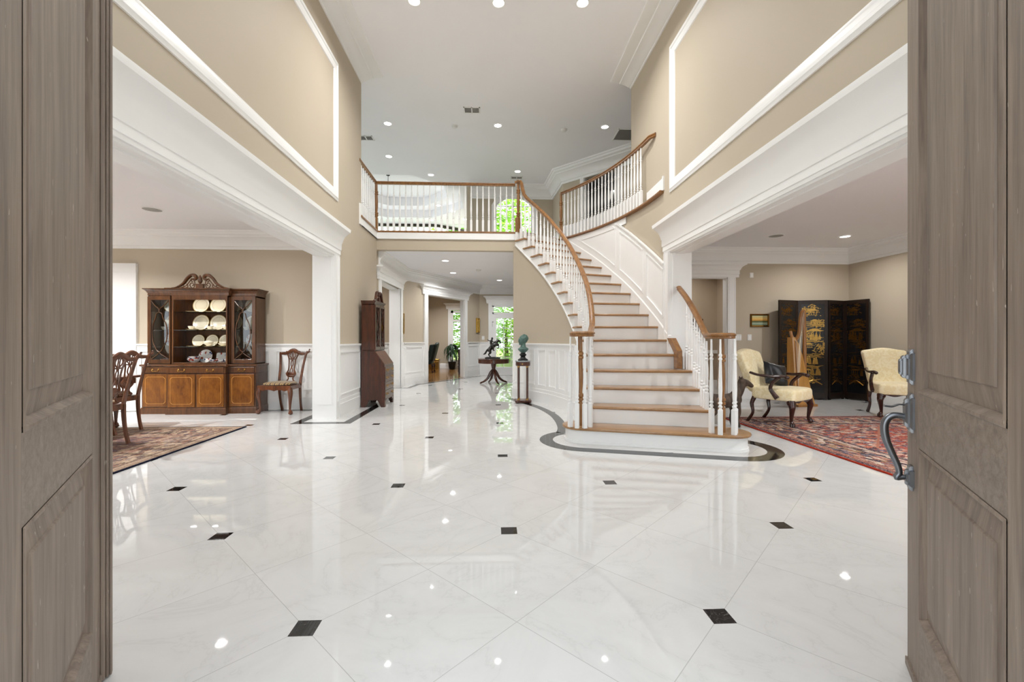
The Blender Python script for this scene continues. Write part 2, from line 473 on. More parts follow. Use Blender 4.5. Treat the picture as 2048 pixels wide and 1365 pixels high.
# picture-frame mouldings on the upper walls
def wall_panel(nm, X, inn, y0, y1, z0, z1, lab):
    b = MB(); w = .165
    prof = [(0, 0), (.016, 0), (.02, .02), (.03, .035), (.03, .065), (.02, .075), (.018, .115), (.012, .13), (.012, .155), (0, .165)]
    fn = lambda y, d, z: (X + inn * d, y, z)
    def bar(a, c, vec):  # lofted bar with mitred ends
        rings = []
        for e in (0, 1):
            ring = []
            for d, h in prof:
                if vec == 'b': ring.append((X + inn * d, (y0 + h, y1 - h)[e], z0 + h))
                if vec == 't': ring.append((X + inn * d, (y0 + h, y1 - h)[e], z1 - h))
                if vec == 'l': ring.append((X + inn * d, y0 + h, (z0 + h, z1 - h)[e]))
                if vec == 'r': ring.append((X + inn * d, y1 - h, (z0 + h, z1 - h)[e]))
            rings.append(ring)
        b.loft(rings)
    for k in 'btlr': bar(0, 0, k)
    return struct(b.build(nm, M_WHITE, smooth=30), lab, 'wall moulding')
wall_panel('trim_6', XL, 1, 1.1, 6.64, 3.265, 5.345, 'white picture-frame moulding on the upper left foyer wall')
wall_panel('trim_7', XR, -1, 1.1, 6.04, 3.27, 5.335, 'white picture-frame moulding on the upper right foyer wall')
# crown at the foyer ceiling
b = MB(); b.sweep(BIGCROWN, [(XL, .6, HU), (XL, 7.82, HU)], side=-1); struct(b.build('trim_8', M_WHITE, smooth=30), 'wide white crown along the upper left foyer wall', 'crown moulding')
b = MB(); b.sweep(BIGCROWN, [(XR, .6, HU), (XR, 7.78, HU)], side=1); struct(b.build('trim_9', M_WHITE, smooth=30), 'wide white crown along the upper right foyer wall', 'crown moulding')
# wainscot left wall behind the desk
b = MB(); f, L = local((XL, 6.64), (XL, 8.85), -1); b.fn = f; wainscot(b, L, 2)
struct(b.build('trim_10', M_WHITE, smooth=0), 'white panelled wainscot on the foyer wall behind the secretary desk', 'wainscot')

# ---------------------------------------------------------------- upper ceiling with stepped tray
def octagon(cx, cy, ap):
    r = ap / math.cos(PI / 8)
    return [(cx + r * math.cos(PI / 8 + k * PI / 4), cy + r * math.sin(PI / 8 + k * PI / 4)) for k in range(8)]
OC = (-3.2, 14.6)
o1 = octagon(*OC, 2.15); o2 = octagon(*OC, 1.62)
b = MB()
x0, x1, y0, y1 = -9, -.67, .55, 18.2
out = [(x1, OC[1]), (x1, y1), (OC[0], y1), (x0, y1), (x0, OC[1]), (x0, y0), (OC[0], y0), (x1, y0)]
for k in range(8):                                # ring between the octagon and the rectangle
    a0 = PI / 8 + k * PI / 4
oo = []
for (px, py) in o1:
    dx, dy = px - OC[0], py - OC[1]
    t = min((x1 - OC[0]) / dx if dx > 0 else (x0 - OC[0]) / dx, (y1 - OC[1]) / dy if dy > 0 else (y0 - OC[1]) / dy)
    oo.append((OC[0] + dx * t, OC[1] + dy * t))
corners = {(1, 1): (x1, y1), (-1, 1): (x0, y1), (-1, -1): (x0, y0), (1, -1): (x1, y0)}
for k in range(8):
    a, c = o1[k], o1[(k + 1) % 8]; A_, C_ = oo[k], oo[(k + 1) % 8]
    poly = [a, A_]
    if abs(A_[0] - C_[0]) > 1e-6 and abs(A_[1] - C_[1]) > 1e-6:
        sx = 1 if max(A_[0], C_[0]) >= x1 - 1e-6 else -1; sy = 1 if max(A_[1], C_[1]) >= y1 - 1e-6 else -1
        poly.append(corners[(sx, sy)])
    poly += [C_, c]
    b.add([(p[0], p[1], HU) for p in poly], [tuple(range(len(poly)))])
b.add([(p[0], p[1], HU + .5) for p in ((x0, y0), (x1, y0), (x1, y1), (x0, y1))] + [(p[0], p[1], HU) for p in ((x0, y0), (x1, y0), (x1, y1), (x0, y1))], [(0, 1, 5, 4), (1, 2, 6, 5), (2, 3, 7, 6), (3, 0, 4, 7)])
def wallring(b, P, z0, z1):
    b.loft([[(p[0], p[1], z0) for p in P], [(p[0], p[1], z1) for p in P]], cap=False)
def flatring(b, P, Q, z): b.loft([[(p[0], p[1], z) for p in P], [(p[0], p[1], z) for p in Q]], cap=False)
b.prism([(-.67, .55), (9, .55), (9, YREAR), (-.67, YREAR)], HU, HU + .5)
wallring(b, o1, HU, 6.17); flatring(b, o1, o2, 6.17); wallring(b, o2, 6.17, 6.48); b.add([(p[0], p[1], 6.48) for p in o2], [tuple(range(8))])
b.add([(x0, y0, 6.6), (x1, y0, 6.6), (x1, y1, 6.6), (x0, y1, 6.6)], [(0, 1, 2, 3)])
struct(b.build('ceiling', M_CEIL, smooth=0), 'white upper ceiling with an octagonal stepped tray over the family room', 'ceiling')

# ---------------------------------------------------------------- lower ceilings / upper floor slab
SC = (-2.8, 6.25)                      # stair axis
def arcpts(r, a0, a1, n=24): return [(SC[0] + r * math.cos(R(a0 + (a1 - a0) * i / n)), SC[1] + r * math.sin(R(a0 + (a1 - a0) * i / n))) for i in range(n + 1)]
LEFT_CL = [(-9, .55), (XL - .268, .55), (XL - .268, 8.85), (-9, 8.85)]
b = MB(); b.prism(LEFT_CL, HL, Z2 - .06); struct(b.build('ceiling_dining', M_CEIL, smooth=0), 'white dining room ceiling', 'ceiling')
b = MB(); b.prism([(XR + .268, .55), (9, .55), (9, 8.85), (XR + .268, 8.85)], HL, Z2 - .06); struct(b.build('ceiling_living', M_CEIL, smooth=0), 'white living room ceiling', 'ceiling')
hallp = [(-9, 8.98)] + [(.44, 8.98)] + [(9, 8.98), (9, 14.9), (-9, 14.9)]
b = MB(); b.prism([(-9, 8.98), (.44, 8.98), (.8, 9.6), (3.4, 9.6), (3.4, 14.9), (-9, 14.9)], HL, HL + .04); struct(b.build('ceiling_hall', M_CEIL, smooth=0), 'white ceiling of the lower rear hall', 'ceiling')
# upper floor: hall slab, right-hand landing beyond the curved edge
M_UPFLOOR = paint('neutral_bounce_floor', 'cdcac4', .9, .04, 30, .1)  # unseen floor, kept pale and neutral so its bounce doesn't brown the ceiling
b = MB()
edge = [(-9, 8.98)] + [(.42, 8.98)] + arcpts(4.2, 38.5, 36.3, 2) + arcpts(5.42, 36.3, 0.5, 24) + [(9, 6.30), (9, 13.4), (-.7, 13.4), (-.7, 12.6), (-9, 12.6)]
b.prism(edge, HL + .05, Z2 - .004); struct(b.build('floor_upper', M_UPFLOOR, smooth=0), 'upper landing floor behind the balcony railing', 'floor')

# balcony front: header wall, fascia
b = MB(); b.box(XL - .2, .46, 8.85, 8.98, HL - .0, Z2 - .15); struct(b.build('wall_balcony', M_WALL, smooth=0), 'beige header wall under the balcony', 'wall')
b = MB(); b.box(XL, .47, 8.82, 8.9, Z2 - .165, Z2 - .03); b.box(XL, .47, 8.812, 8.82, Z2 - .165, Z2 - .148)
b.box(XL - .2, XL + .02, 7.82, 8.9, Z2 - .165, Z2 - .03); b.box(XL - .2, XL + .028, 7.82, 8.9, Z2 - .165, Z2 - .148)
b.box(XL - .2, XL + .022, 7.70, 7.82, Z2 - .165, Z2 + .20)
struct(b.build('trim_11', M_WHITE, smooth=0), 'white fascia board under the balcony nosing', 'fascia')
b = MB(); nos = [(-.03, 0), (.035, 0), (.042, .012), (.042, .026), (.035, .036), (-.03, .036)]
b.sweep(nos, [(XL - .0, 7.74, Z2 - .036), (XL - .0, 8.85, Z2 - .036), (.50, 8.85, Z2 - .036)], side=-1)
b.box(XL - .2, XL + .0, 7.82, 8.9, Z2 - .03, Z2 - .0)
struct(b.build('trim_12', M_RAIL, smooth=30), 'brown oak nosing along the balcony edge', 'nosing')

# ---------------------------------------------------------------- dining room
b = MB(); b.box(-9, XL - .268, 7.5, 7.62, 0, HL); b.box(-9.1, -9, .55, 9, 0, HU)
struct(b.build('wall_dining_back', M_WALL, smooth=0), 'beige dining room back wall', 'wall')
b = MB(); f, L = local((XL - .268, 7.5), (-5.93, 7.5), 1); b.fn = f; wainscot(b, L, 3)
struct(b.build('trim_13', M_WHITE, smooth=0), 'white wainscot on the dining room back wall', 'wainscot')
b = MB(); b.sweep(CROWN, [(XL - .268, 7.5, HL), (-9, 7.5, HL)], side=1); b.sweep(CROWN, [(XL - .268, 1, HL), (XL - .268, 7.5, HL)], side=1)
struct(b.build('trim_14', M_WHITE, smooth=30), 'white dining room crown moulding', 'crown moulding')
b = MB(); b.box(-6.10, -5.93, 7.46, 7.5, 0, 2.45); b.box(-7.3, -7.13, 7.46, 7.5, 0, 2.45); b.box(-7.13, -6.10, 7.47, 7.5, 0, 2.3); b.box(-7.3, -5.926, 7.45, 7.5, 2.3, 2.45)
struct(b.build('door_3', M_WHITE, smooth=0), 'white cased door at the left end of the dining room wall', 'door')

# ---------------------------------------------------------------- living room
b = MB(); b.box(XR + .1, 3.45, 8.42, 8.55, 0, HL); b.box(4.66, 7.3, 8.42, 8.55, 0, HL); b.box(3.45, 4.66, 8.42, 8.55, 2.42, HL)
struct(b.build('wall_living_back', M_WALL, smooth=0), 'beige living room back wall behind the folding screen', 'wall')
b = MB(); b.box(7.18, 7.3, .55, 8.42, 0, HL); struct(b.build('wall_living_side', M_WALL, smooth=0), 'beige right side wall of the living room', 'wall')
b = MB(); b.sweep(CROWN, [(7.18, .6, HL), (7.18, 8.42, HL), (XR + .268, 8.42, HL)], side=1); b.sweep(CROWN, [(XR + .268, 1, HL), (XR + .268, 8.42, HL)], side=-1)
struct(b.build('trim_15', M_WHITE, smooth=30), 'white living room crown moulding', 'crown moulding')
b = MB(); b.sweep(BASE, [(7.18, .6, 0), (7.18, 8.42, 0), (4.85, 8.42, 0)], side=1); struct(b.build('baseboard_living', M_WHITE, smooth=30), 'white living room baseboard', 'baseboard')
b = MB(); f, L = local((4.66, 8.42), (3.45, 8.42), 1); b.fn = f; casing(b, 0, L, 2.42, .16)
b.box(-.002, .012, -.131, .002, 0, 2.42); b.box(L - .012, L + .002, -.131, .002, 0, 2.42); b.box(0, L, -.131, .002, 2.405, 2.422)
b.fn = None
P = [f(-.2, -.001, 2.42), f(-.2, 0, 2.42), f(L + .2, 0, 2.42), f(L + .2, -.001, 2.42)]
b.sweep([(d * 1.3, h * 1.1) for d, h in ENTAB], [f(-.19, -.02, 2.42), f(-.19, 0, 2.42), f(L + .19, 0, 2.42), f(L + .19, -.02, 2.42)], side=1)
struct(b.build('trim_16', M_WHITE, smooth=30), 'white cased doorway in the living room back wall', 'door casing')
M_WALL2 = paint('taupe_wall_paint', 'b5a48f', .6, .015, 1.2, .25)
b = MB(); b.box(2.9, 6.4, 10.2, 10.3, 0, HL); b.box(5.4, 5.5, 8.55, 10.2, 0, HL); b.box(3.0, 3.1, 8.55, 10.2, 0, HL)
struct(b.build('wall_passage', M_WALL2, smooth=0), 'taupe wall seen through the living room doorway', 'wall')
b = MB(); b.box(2.9, 6.4, 8.55, 10.3, HL, HL + .05); struct(b.build('ceiling_passage', M_CEIL, smooth=0), 'ceiling of the passage behind the living room', 'ceiling')
b = MB(); b.sweep(BASE, [(5.4, 10.2, 0), (3.1, 10.2, 0)], side=1); b.box(3.1, 5.4, 10.17, 10.2, .85, .93); struct(b.build('baseboard_passage', M_WHITE, smooth=30), 'white baseboard and rail in the passage', 'baseboard')

# ---------------------------------------------------------------- rear hall (lower)
HX = -2.27
b = MB(); b.box(XL - .2, XL, 8.98, 9.15, 0, HL); b.box(XL - .2, XL, 9.15, 10.76, 2.43, HL); b.box(-2.54, HX, 10.76, 11.15, 0, HL)
struct(b.build('wall_hall_left', M_WALL, smooth=0), 'beige left wall of the rear hall with a cased opening', 'wall')
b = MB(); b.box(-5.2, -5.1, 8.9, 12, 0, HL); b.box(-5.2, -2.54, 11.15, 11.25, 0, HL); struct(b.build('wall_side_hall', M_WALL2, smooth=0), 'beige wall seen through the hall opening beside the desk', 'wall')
b = MB(); f, L = local((-2.6, 11.15), (-5.1, 11.15), 1); b.fn = f; wainscot(b, L, 3); struct(b.build('trim_17', M_WHITE, smooth=0), 'white wainscot inside the side hall', 'wainscot')
b = MB(); b.box(XL - .21, XL + .01, 9.13, 9.15, 0, 2.43); b.box(XL - .21, XL + .01, 9.15, 10.76, 2.41, 2.43); b.box(-2.545, HX + .01, 10.74, 10.76, 0, 2.43); b.box(-2.50, HX - .04, 10.734, 10.74, .2, 2.43)
b.box(XL, XL + .03, 9.0, 9.15, 0, 2.43); b.box(HX, HX + .03, 10.74, 10.90, 0, 2.43)
b.sweep([(d * 1.1, h * 1.1) for d, h in ENTAB], [(XL - .02, 8.99, 2.43), (XL, 8.99, 2.43), (HX, 10.93, 2.43), (HX - .05, 10.93, 2.43)], side=-1)
struct(b.build('trim_18', M_WHITE, smooth=30), 'white cased opening in the left wall of the rear hall', 'door casing')
DA, DB = (HX, 11.15), (-.45, 14.5)
f, DL = local(DA, DB, -1)
def diag_s(x): return (x - DA[0]) / (DB[0] - DA[0]) * DL
s0, s1 = .97, 2.86
b = MB(f); b.box(0, s0, -.14, 0, 0, HL); b.box(s1, DL, -.14, 0, 0, HL); b.box(s0, s1, -.14, 0, 2.43, HL)
struct(b.build('wall_diagonal', M_WALL, smooth=0), 'beige angled wall with the sitting room doorway', 'wall')
b = MB(f); casing(b, s0, s1, 2.43, .16); b.box(s0 - .002, s0 + .012, -.141, .002, 0, 2.43); b.box(s1 - .012, s1 + .002, -.141, .002, 0, 2.43); b.box(s0, s1, -.141, .002, 2.415, 2.432)
b.fn = None
b.sweep([(d * 1.2, h) for d, h in ENTAB], [f(s0 - .19, -.02, 2.43), f(s0 - .19, 0, 2.43), f(s1 + .19, 0, 2.43), f(s1 + .19, -.02, 2.43)], side=-1)
struct(b.build('trim_19', M_WHITE, smooth=30), 'white cased doorway in the angled wall', 'door casing')
b = MB(f); wainscot(b, s0 - .16, 1); wainscot(b, DL - s1 - .16, 1, s_off=s1 + .16)
f2, L2 = local((HX, 10.9), DA, -1); b.fn = f2; wainscot(b, L2, 1)
struct(b.build('trim_20', M_WHITE, smooth=0), 'white wainscot on the angled hall wall', 'wainscot')
# rear wall with french door
b = MB(); b.box(-.6, -.02, 14.5, 14.62, 0, HL); b.box(-.02, 1.0, 14.5, 14.62, 2.33, HL); b.box(1.0, 3.3, 14.5, 14.62, 0, HL); b.box(3.2, 3.3, 9.6, 14.5, 0, HL)
struct(b.build('wall_rear', M_WALL, smooth=0), 'beige rear hall wall beside the garden door', 'wall')
b = MB(); f, L = local((-.45, 14.5), (-.15, 14.5), -1); b.fn = f; wainscot(b, L, 1); struct(b.build('trim_21', M_WHITE, smooth=0), 'white wainscot beside the garden door', 'wainscot')
b = MB(); b.sweep(CROWN, [(XL, 8.98, HL), (XL, 9.1, HL), (HX, 10.9, HL), DA + (HL,), DB + (HL,), (1.5, 14.5, HL)], side=-1); struct(b.build('trim_22', M_WHITE, smooth=30), 'white crown moulding of the rear hall', 'crown moulding')

def casement(nm, fn, s0, s1, z0, z1, bars_v, bars_h, lab, frame=.06, depth=.06, transom=None, kind='window', bar=.022):
    t = thing(nm, lab, kind, kind='structure')
    b = MB(fn)
    b.box(s0, s0 + frame, -depth, .01, z0, z1); b.box(s1 - frame, s1, -depth, .01, z0, z1)
    b.box(s0, s1, -depth, .01, z0, z0 + frame); b.box(s0, s1, -depth, .01, z1 - frame, z1)
    if transom: b.box(s0, s1, -depth, .012, transom - frame / 2, transom + frame / 2)
    for v in bars_v: b.box(v - bar / 2, v + bar / 2, -depth * .7, -depth * .2, z0, z1)
    for (h, a, c) in bars_h: b.box(a, c, -depth * .7, -depth * .2, h - bar / 2, h + bar / 2)
    b.build('window_frame', M_WHITE, t, smooth=0)
    g = MB(fn); g.box(s0 + .02, s1 - .02, -depth * .5 - .002, -depth * .5 + .002, z0 + .02, z1 - .02); g.build('pane', M_GLASS, t, smooth=0)
    return t
fr, Lr = local((-.02, 14.5), (1.0, 14.5), -1)
# garden door: transom light over a ten-light leaf
casement('window_1', fr, 0, 1.02, 2.05, 2.33, [], [], 'transom light over the garden door at the end of the hall', .05)
t = thing('door_4', 'white glazed garden door behind the round table', 'door', kind='structure')
b = MB(fr); b.box(0, .135, -.05, .0, 0, 2.05); b.box(.885, 1.02, -.05, 0, 0, 2.05); b.box(.135, .885, -.05, 0, 0, .27); b.box(.135, .885, -.05, 0, 1.90, 2.05)
for k in range(1, 3): b.box(.135 + k * .25 - .011, .135 + k * .25 + .011, -.04, -.01, .27, 1.9)
for k in range(1, 5): b.box(.135, .885, -.04, -.01, .27 + k * .326 - .011, .27 + k * .326 + .011)
b.build('door_leaf', M_WHITE, t, smooth=0)
b = MB(fr); b.box(.13, .89, -.027, -.023, .26, 1.91); b.build('pane', M_GLASS, t, smooth=0)
b = MB(fr); b.box(-.012, .006, .0, .012, 1.62, 1.78); b.box(-.012, .04, .0, .012, 1.77, 1.79); b.build('hinge', M_BLACK, t, smooth=0)
b = MB(fr); casing(b, 0, 1.02, 2.36, .13); b.box(-.13, 1.15, 0, .03, 2.33, 2.43); b.fn = None
b.sweep([(d * 1.2, h) for d, h in ENTAB], [fr(-.16, -.02, 2.40), fr(-.16, 0, 2.40), fr(1.2, 0, 2.40)], side=-1)
struct(b.build('trim_23', M_WHITE, smooth=30), 'white casing with a cap over the garden door', 'door casing')

# sitting room seen through the angled doorway
M_OAKF = wood('oak_strip_floor', '7a5632', 'a67a49', 'Y', .14, .8, 9, .2, .02)
b = MB(); b.prism([DA, DB, (-.42, 14.63), (-.42, 17.95), (-6.5, 17.95), (-6.5, 11.3), (-2.5, 11.3)], -.1, .006); struct(b.build('floor_sitting', M_OAKF, smooth=0), 'glossy oak floor of the sitting room beyond the angled doorway', 'floor')
# ---------------------------------------------------------------- sitting room walls
b = MB(); b.box(-6.5, -1.72, 17.9, 18.0, 0, HL); b.box(-1.72, -.45, 17.9, 18.0, 0, .26); b.box(-1.72, -.45, 17.9, 18.0, 2.4, HL); b.box(-.45, -.33, 14.58, 18, 0, HL); b.box(-6.6, -6.5, 11.3, 18, 0, HL)
b.box(-2.75, -2.65, 16.7, 17.9, 0, HL)
struct(b.build('wall_sitting', M_WALL, smooth=0), 'beige sitting room wall around the tall window', 'wall')
b = MB(); b.prism([(-6.6, 11.26), (-2.2, 11.26), (-.4, 14.62), (-.33, 18), (-6.6, 18)], HL, HL + .04); struct(b.build('ceiling_sitting', M_CEIL, smooth=0), 'sitting room ceiling', 'ceiling')
fw, Lw = local((-1.72, 17.9), (-.45, 17.9), -1)
casement('window_2', fw, 0, Lw, .26, 2.38, [.62, .70], [], 'tall white window behind the potted plant in the sitting room', .09, .06, transom=1.97, bar=.05)
b = MB(fw); casing(b, 0, Lw, 2.40, .12); b.box(-.12, Lw + .12, 0, .03, 2.40, 2.48); b.box(-.12, Lw + .12, 0, .05, .2, .26); b.fn = None
b.sweep([(d * 1.2, h) for d, h in ENTAB], [fw(-.16, -.02, 2.44), fw(-.16, 0, 2.44), fw(Lw + .1, 0, 2.44)], side=-1)
struct(b.build('trim_24', M_WHITE, smooth=30), 'white casing and cap of the sitting room window', 'window casing')
b = MB(); b.sweep(BASE, [(-2.65, 17.9, 0), (-.45, 17.9, 0)], side=-1); struct(b.build('baseboard_sitting', M_WHITE, smooth=30), 'white sitting room baseboard', 'baseboard')

# ---------------------------------------------------------------- upper rear walls
def arch_wall():
    """upper rear wall with an arched window opening"""
    X0, X1, Z0, ZS, ZT = .07, 1.22, 3.75, 5.30, 5.60
    pts = [(-.67, Z2), (X0, Z2), (X0, ZS)]
    cx = (X0 + X1) / 2; hw = (X1 - X0) / 2; rise = ZT - ZS; rad = (hw * hw + rise * rise) / (2 * rise); cz = ZT - rad; a = math.asin(hw / rad)
    arc = [(cx + rad * math.sin(-a + 2 * a * i / 16), cz + rad * math.cos(-a + 2 * a * i / 16)) for i in range(17)]
    return X0, X1, Z0, ZS, ZT, arc
X0, X1, Z0, ZS, ZT, ARC = arch_wall()
YB = 13.28
b = MB()
b.box(-.67, X0, YB, YB + .14, Z2, HU); b.box(X1, 1.9, YB, YB + .14, Z2, HU); b.box(X0, X1, YB, YB + .14, Z2, Z0)
for i in range(16):
    p, q = ARC[i], ARC[i + 1]; b.extr([(p[0], YB, p[1]), (q[0], YB, q[1]), (q[0], YB, HU), (p[0], YB, HU)], (0, .14, 0))
b.box(-.80, -.67, YB, 17.6, Z2, HU)
struct(b.build('wall_upper_rear', M_WALL, smooth=0), 'beige upper landing wall around the arched window', 'wall')
t = thing('window_3', 'arched window over the upper landing, trees beyond', 'window', kind='structure')
b = MB()
def strip(P, w0, w1, y0, y1):
    """band that follows an outline in the wall plane"""
    cx = (X0 + X1) / 2; cz = ZS - .3
    Q = []
    for (x, z) in P:
        Q.append(((x, y0, z), ))
    return Q
outl = [(X0, Z0)] + [(X0, ZS)] + ARC[1:-1] + [(X1, ZS), (X1, Z0)]
def offs(P, d):
    out = []
    for i, p in enumerate(P):
        a = Vector(P[max(i - 1, 0)]); c = Vector(P[min(i + 1, len(P) - 1)]); tt = (c - a).normalized(); n = Vector((-tt.y, tt.x)); out.append((p[0] + n.x * d, p[1] + n.y * d))
    return out
def band(b, P, d0, d1, y0, y1):
    A_ = offs(P, d0); B_ = offs(P, d1)
    b.loft([[(a[0], y0, a[1]), (c[0], y0, c[1]), (c[0], y1, c[1]), (a[0], y1, a[1])] for a, c in zip(A_, B_)])
band(b, outl, 0, .11, YB - .03, YB); band(b, outl, .08, .11, YB - .045, YB - .03); band(b, outl, -.045, 0, YB - .01, YB + .06)
b.box(X0, X1, YB, YB + .06, Z0, Z0 + .05); b.box(.635, .655, YB + .01, YB + .04, Z0, 5.58); b.box(X0, X1, YB + .01, YB + .04, 5.28, 5.30)
b.build('window_frame', M_WHITE, t, smooth=0)
b = MB(); b.extr([(x, YB + .03, z) for x, z in outl], (0, .004, 0)); b.build('pane', M_GLASS, t, smooth=0)
UP = [(1.85, YB), (1.95, 11.95), (3.5, 10.4)]
fU, LU = local(UP[1], UP[2], -1)
d0, d1 = .70, 1.67
b = MB(); f, L = local(UP[0], UP[1], -1); b.fn = f; b.box(0, L, -.12, 0, Z2, HU)
b.fn = fU; b.box(0, d0, -.12, 0, Z2, HU); b.box(d1, LU, -.12, 0, Z2, HU); b.box(d0, d1, -.12, 0, 5.5, HU); b.fn = None
b.box(3.5, 9, 10.3, 10.4, Z2, HU)
struct(b.build('wall_upper_right', M_WALL, smooth=0), 'beige upper landing walls right of the arched window', 'wall')
CR2 = [(d * 2.2, h * 1.25) for d, h in CROWN]
b = MB(); b.sweep(CR2, [(9, 10.4, HU), UP[2] + (HU,), UP[1] + (HU,), UP[0] + (HU,), (-.67, YB, HU)], side=-1 if False else 1)
struct(b.build('trim_25', M_WHITE, smooth=30), 'white crown moulding of the upper landing', 'crown moulding')
b = MB(fU); casing(b, d0, d1, 5.5, .12); b.box(d0 - .12, d1 + .12, 0, .03, 5.5, 5.62); b.box(d0 - .002, d0 + .012, -.121, .002, Z2, 5.5); b.box(d1 - .012, d1 + .002, -.121, .002, Z2, 5.5)
struct(b.build('trim_26', M_WHITE, smooth=0), 'white casing of the upper landing doorway', 'door casing')
b = MB(fU); b.box(d0, d0 + .02, -.04, .012, 5.2, 5.3); b.box(d0, d0 + .02, -.04, .012, 4.3, 4.4); struct(b.build('trim_27', M_BLACK, smooth=0), 'black hinges in the upper landing doorway', 'hinges')
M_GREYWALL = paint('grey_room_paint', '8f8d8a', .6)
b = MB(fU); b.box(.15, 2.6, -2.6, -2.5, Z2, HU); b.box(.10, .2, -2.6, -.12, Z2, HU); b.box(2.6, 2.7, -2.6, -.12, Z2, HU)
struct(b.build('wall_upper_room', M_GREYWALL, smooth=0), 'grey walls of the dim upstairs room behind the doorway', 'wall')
t = thing('window_blind', 'dark slatted blind inside the upstairs doorway', 'blind')
b = MB(fU)
for k in range(12): b.box(.75, 1.65, -2.48, -2.40, 5.05 + k * .065, 5.07 + k * .065)
b.build('slats', M_BLACK, t, smooth=0)
b = MB(fU); b.box(.72, 1.68, -2.5, -2.485, 5.0, 5.86); b.build('backing', M_WHITE, t, smooth=0)
b = MB(); f, L = local(UP[0], UP[1], -1)
for (ff, LL, a0) in ((f, L, 0), (fU, d0 - .12, 0)):
    b.fn = ff; b.box(a0, LL, 0, .02, Z2, Z2 + .2); b.box(a0, LL, 0, .02, Z2 + .86, Z2 + .92); b.box(a0, LL, 0, .035, Z2 + .92, Z2 + .95); b.box(a0, LL, 0, .01, Z2, Z2 + .9)
b.fn = None; b.box(-.67, X0 - .11, YB - .02, YB, Z2, Z2 + .2)
struct(b.build('baseboard_upper', M_WHITE, smooth=0), 'white wainscot and baseboard on the upper landing', 'baseboard')
# family room far wall with dark-headed window
b = MB(); b.box(-9, -.8, 17.6, 17.7, 5.86, HU); b.box(-9, -6.2, 17.6, 17.7, Z2, HU); b.box(-6.2, -2.3, 17.62, 17.7, Z2, 5.15); b.box(-2.3, -.8, 18.55, 18.65, Z2, 5.15); b.box(-.9, -.8, 17.6, 17.7, Z2, HU)  # lower infill is unseen, added to cut green light from the garden
struct(b.build('wall_family', M_WHITE, smooth=0), 'far wall of the family room under the stepped ceiling', 'wall')
t = thing('window_4', 'dark-framed window band at the far end below the stepped tray ceiling', 'window', kind='structure')
b = MB(); b.box(-6.2, -2.3, 17.58, 17.66, 5.76, 5.86); b.box(-2.36, -2.28, 17.58, 17.66, Z2, 5.86)
fd, Ld = local((-2.3, 17.6), (-.9, 18.6), -1); b.fn = fd; b.box(0, Ld, -.06, .02, 5.76, 5.86); b.fn = None
b.build('window_frame', paint('dark_bronze', '352a24', .4), t, smooth=0)
b = MB()
for k in range(1, 9): b.box(-6.2 + k * .45, -6.2 + k * .45 + .03, 17.6, 17.64, Z2, 5.76)
b.build('mullion', M_WHITE, t, smooth=0)

# ---------------------------------------------------------------- outdoors
M_LAWN = paint('lawn', '838f5c', .9, .25, 3, .1); M_PAVE = paint('porch_paving', 'b9b4aa', .8, .06, 4, .2)
b = MB(); b.prism([(-40, -40), (40, -40), (40, .55), (-40, .55)], -.3, -.16); tag(b.build('porch_ground', M_PAVE, smooth=0), 'pale paving in front of the entrance', 'paving', kind='structure')
b = MB(); b.prism([(-40, 16), (40, 16), (40, 60), (-40, 60)], -.3, -.16); tag(b.build('lawn_ground', M_LAWN, smooth=0), 'green lawn behind the house', 'lawn', kind='structure')
def leaf_mat():
    m = NT('leaves'); oi = m.node('ShaderNodeObjectInfo'); v = m.coord('Object')
    n = m.noise(v, 2.2, 3); n2 = m.noise(v, 14, 2)
    f = m.math('ADD', m.math('MULTIPLY', n, .6), m.math('MULTIPLY', n2, .4))
    c = m.ramp(f, [(.34, lin('4f8f22')), (.5, lin('93c845')), (.64, lin('e0f284'))])
    d = m.node('ShaderNodeBsdfDiffuse'); m.set(d.inputs[0], c); tr = m.node('ShaderNodeBsdfTranslucent'); m.set(tr.inputs[0], c)
    x = m.node('ShaderNodeMixShader'); x.inputs[0].default_value = .45
    m.t.links.new(d.outputs[0], x.inputs[1]); m.t.links.new(tr.outputs[0], x.inputs[2]); m.t.links.new(x.outputs[0], m.out.inputs[0]); return m.mat
M_LEAF = leaf_mat(); M_BARK = wood('bark', '3a2c20', '6a5540', 'Z', .9, 1, 5, 0, .3)
def leaves(rng, n, cx, cz, rx, rz, size):
    b = MB()
    for i in range(n):
        while True:
            p = Vector((rng.uniform(-1, 1), rng.uniform(-1, 1), rng.uniform(-1, 1)))
            if .25 < p.length < 1: break
        p = p * (1 + .18 * math.sin(5 * p.x + 7 * p.z) )
        c = Vector((p.x * rx, p.y * rx, cz + p.z * rz)); q = Matrix.Rotation(rng.uniform(0, 6.28), 3, 'Z') @ Matrix.Rotation(rng.uniform(-1.1, 1.1), 3, 'X')
        a = size * rng.uniform(.6, 1.3)
        pts = [c + q @ Vector(v) for v in ((-a, 0, 0), (0, -a * .45, .02), (a, 0, 0), (0, a * .45, .02))]
        b.add(pts, [(0, 1, 2, 3)])
    return b
rng = random.Random(4)
def tree(label, x, y, h, rx, rz, n, size, group=None):
    t = thing('garden_tree', label, 'tree', (x, y, -.16), rng.uniform(0, 6))
    leaves(rng, n, 0, h, rx, rz, size).build('foliage', M_LEAF, t, smooth=0)
    b = MB(); b.tube([(0, 0, 0), (.05, .02, h * .5), (0, .05, h)], [.16, .11, .04], 8); b.build('trunk', M_BARK, t)
    return t
tree('tall bright green tree behind the arched landing window', -.2, 22.5, 6.4, 2.7, 3.2, 7000, .14)
tree('green tree outside the garden door', 2.6, 19.3, 2.4, 2.0, 2.6, 7000, .09)
tree('dense green tree outside the sitting room window', -2.9, 22.0, 2.4, 2.3, 2.8, 7000, .10)
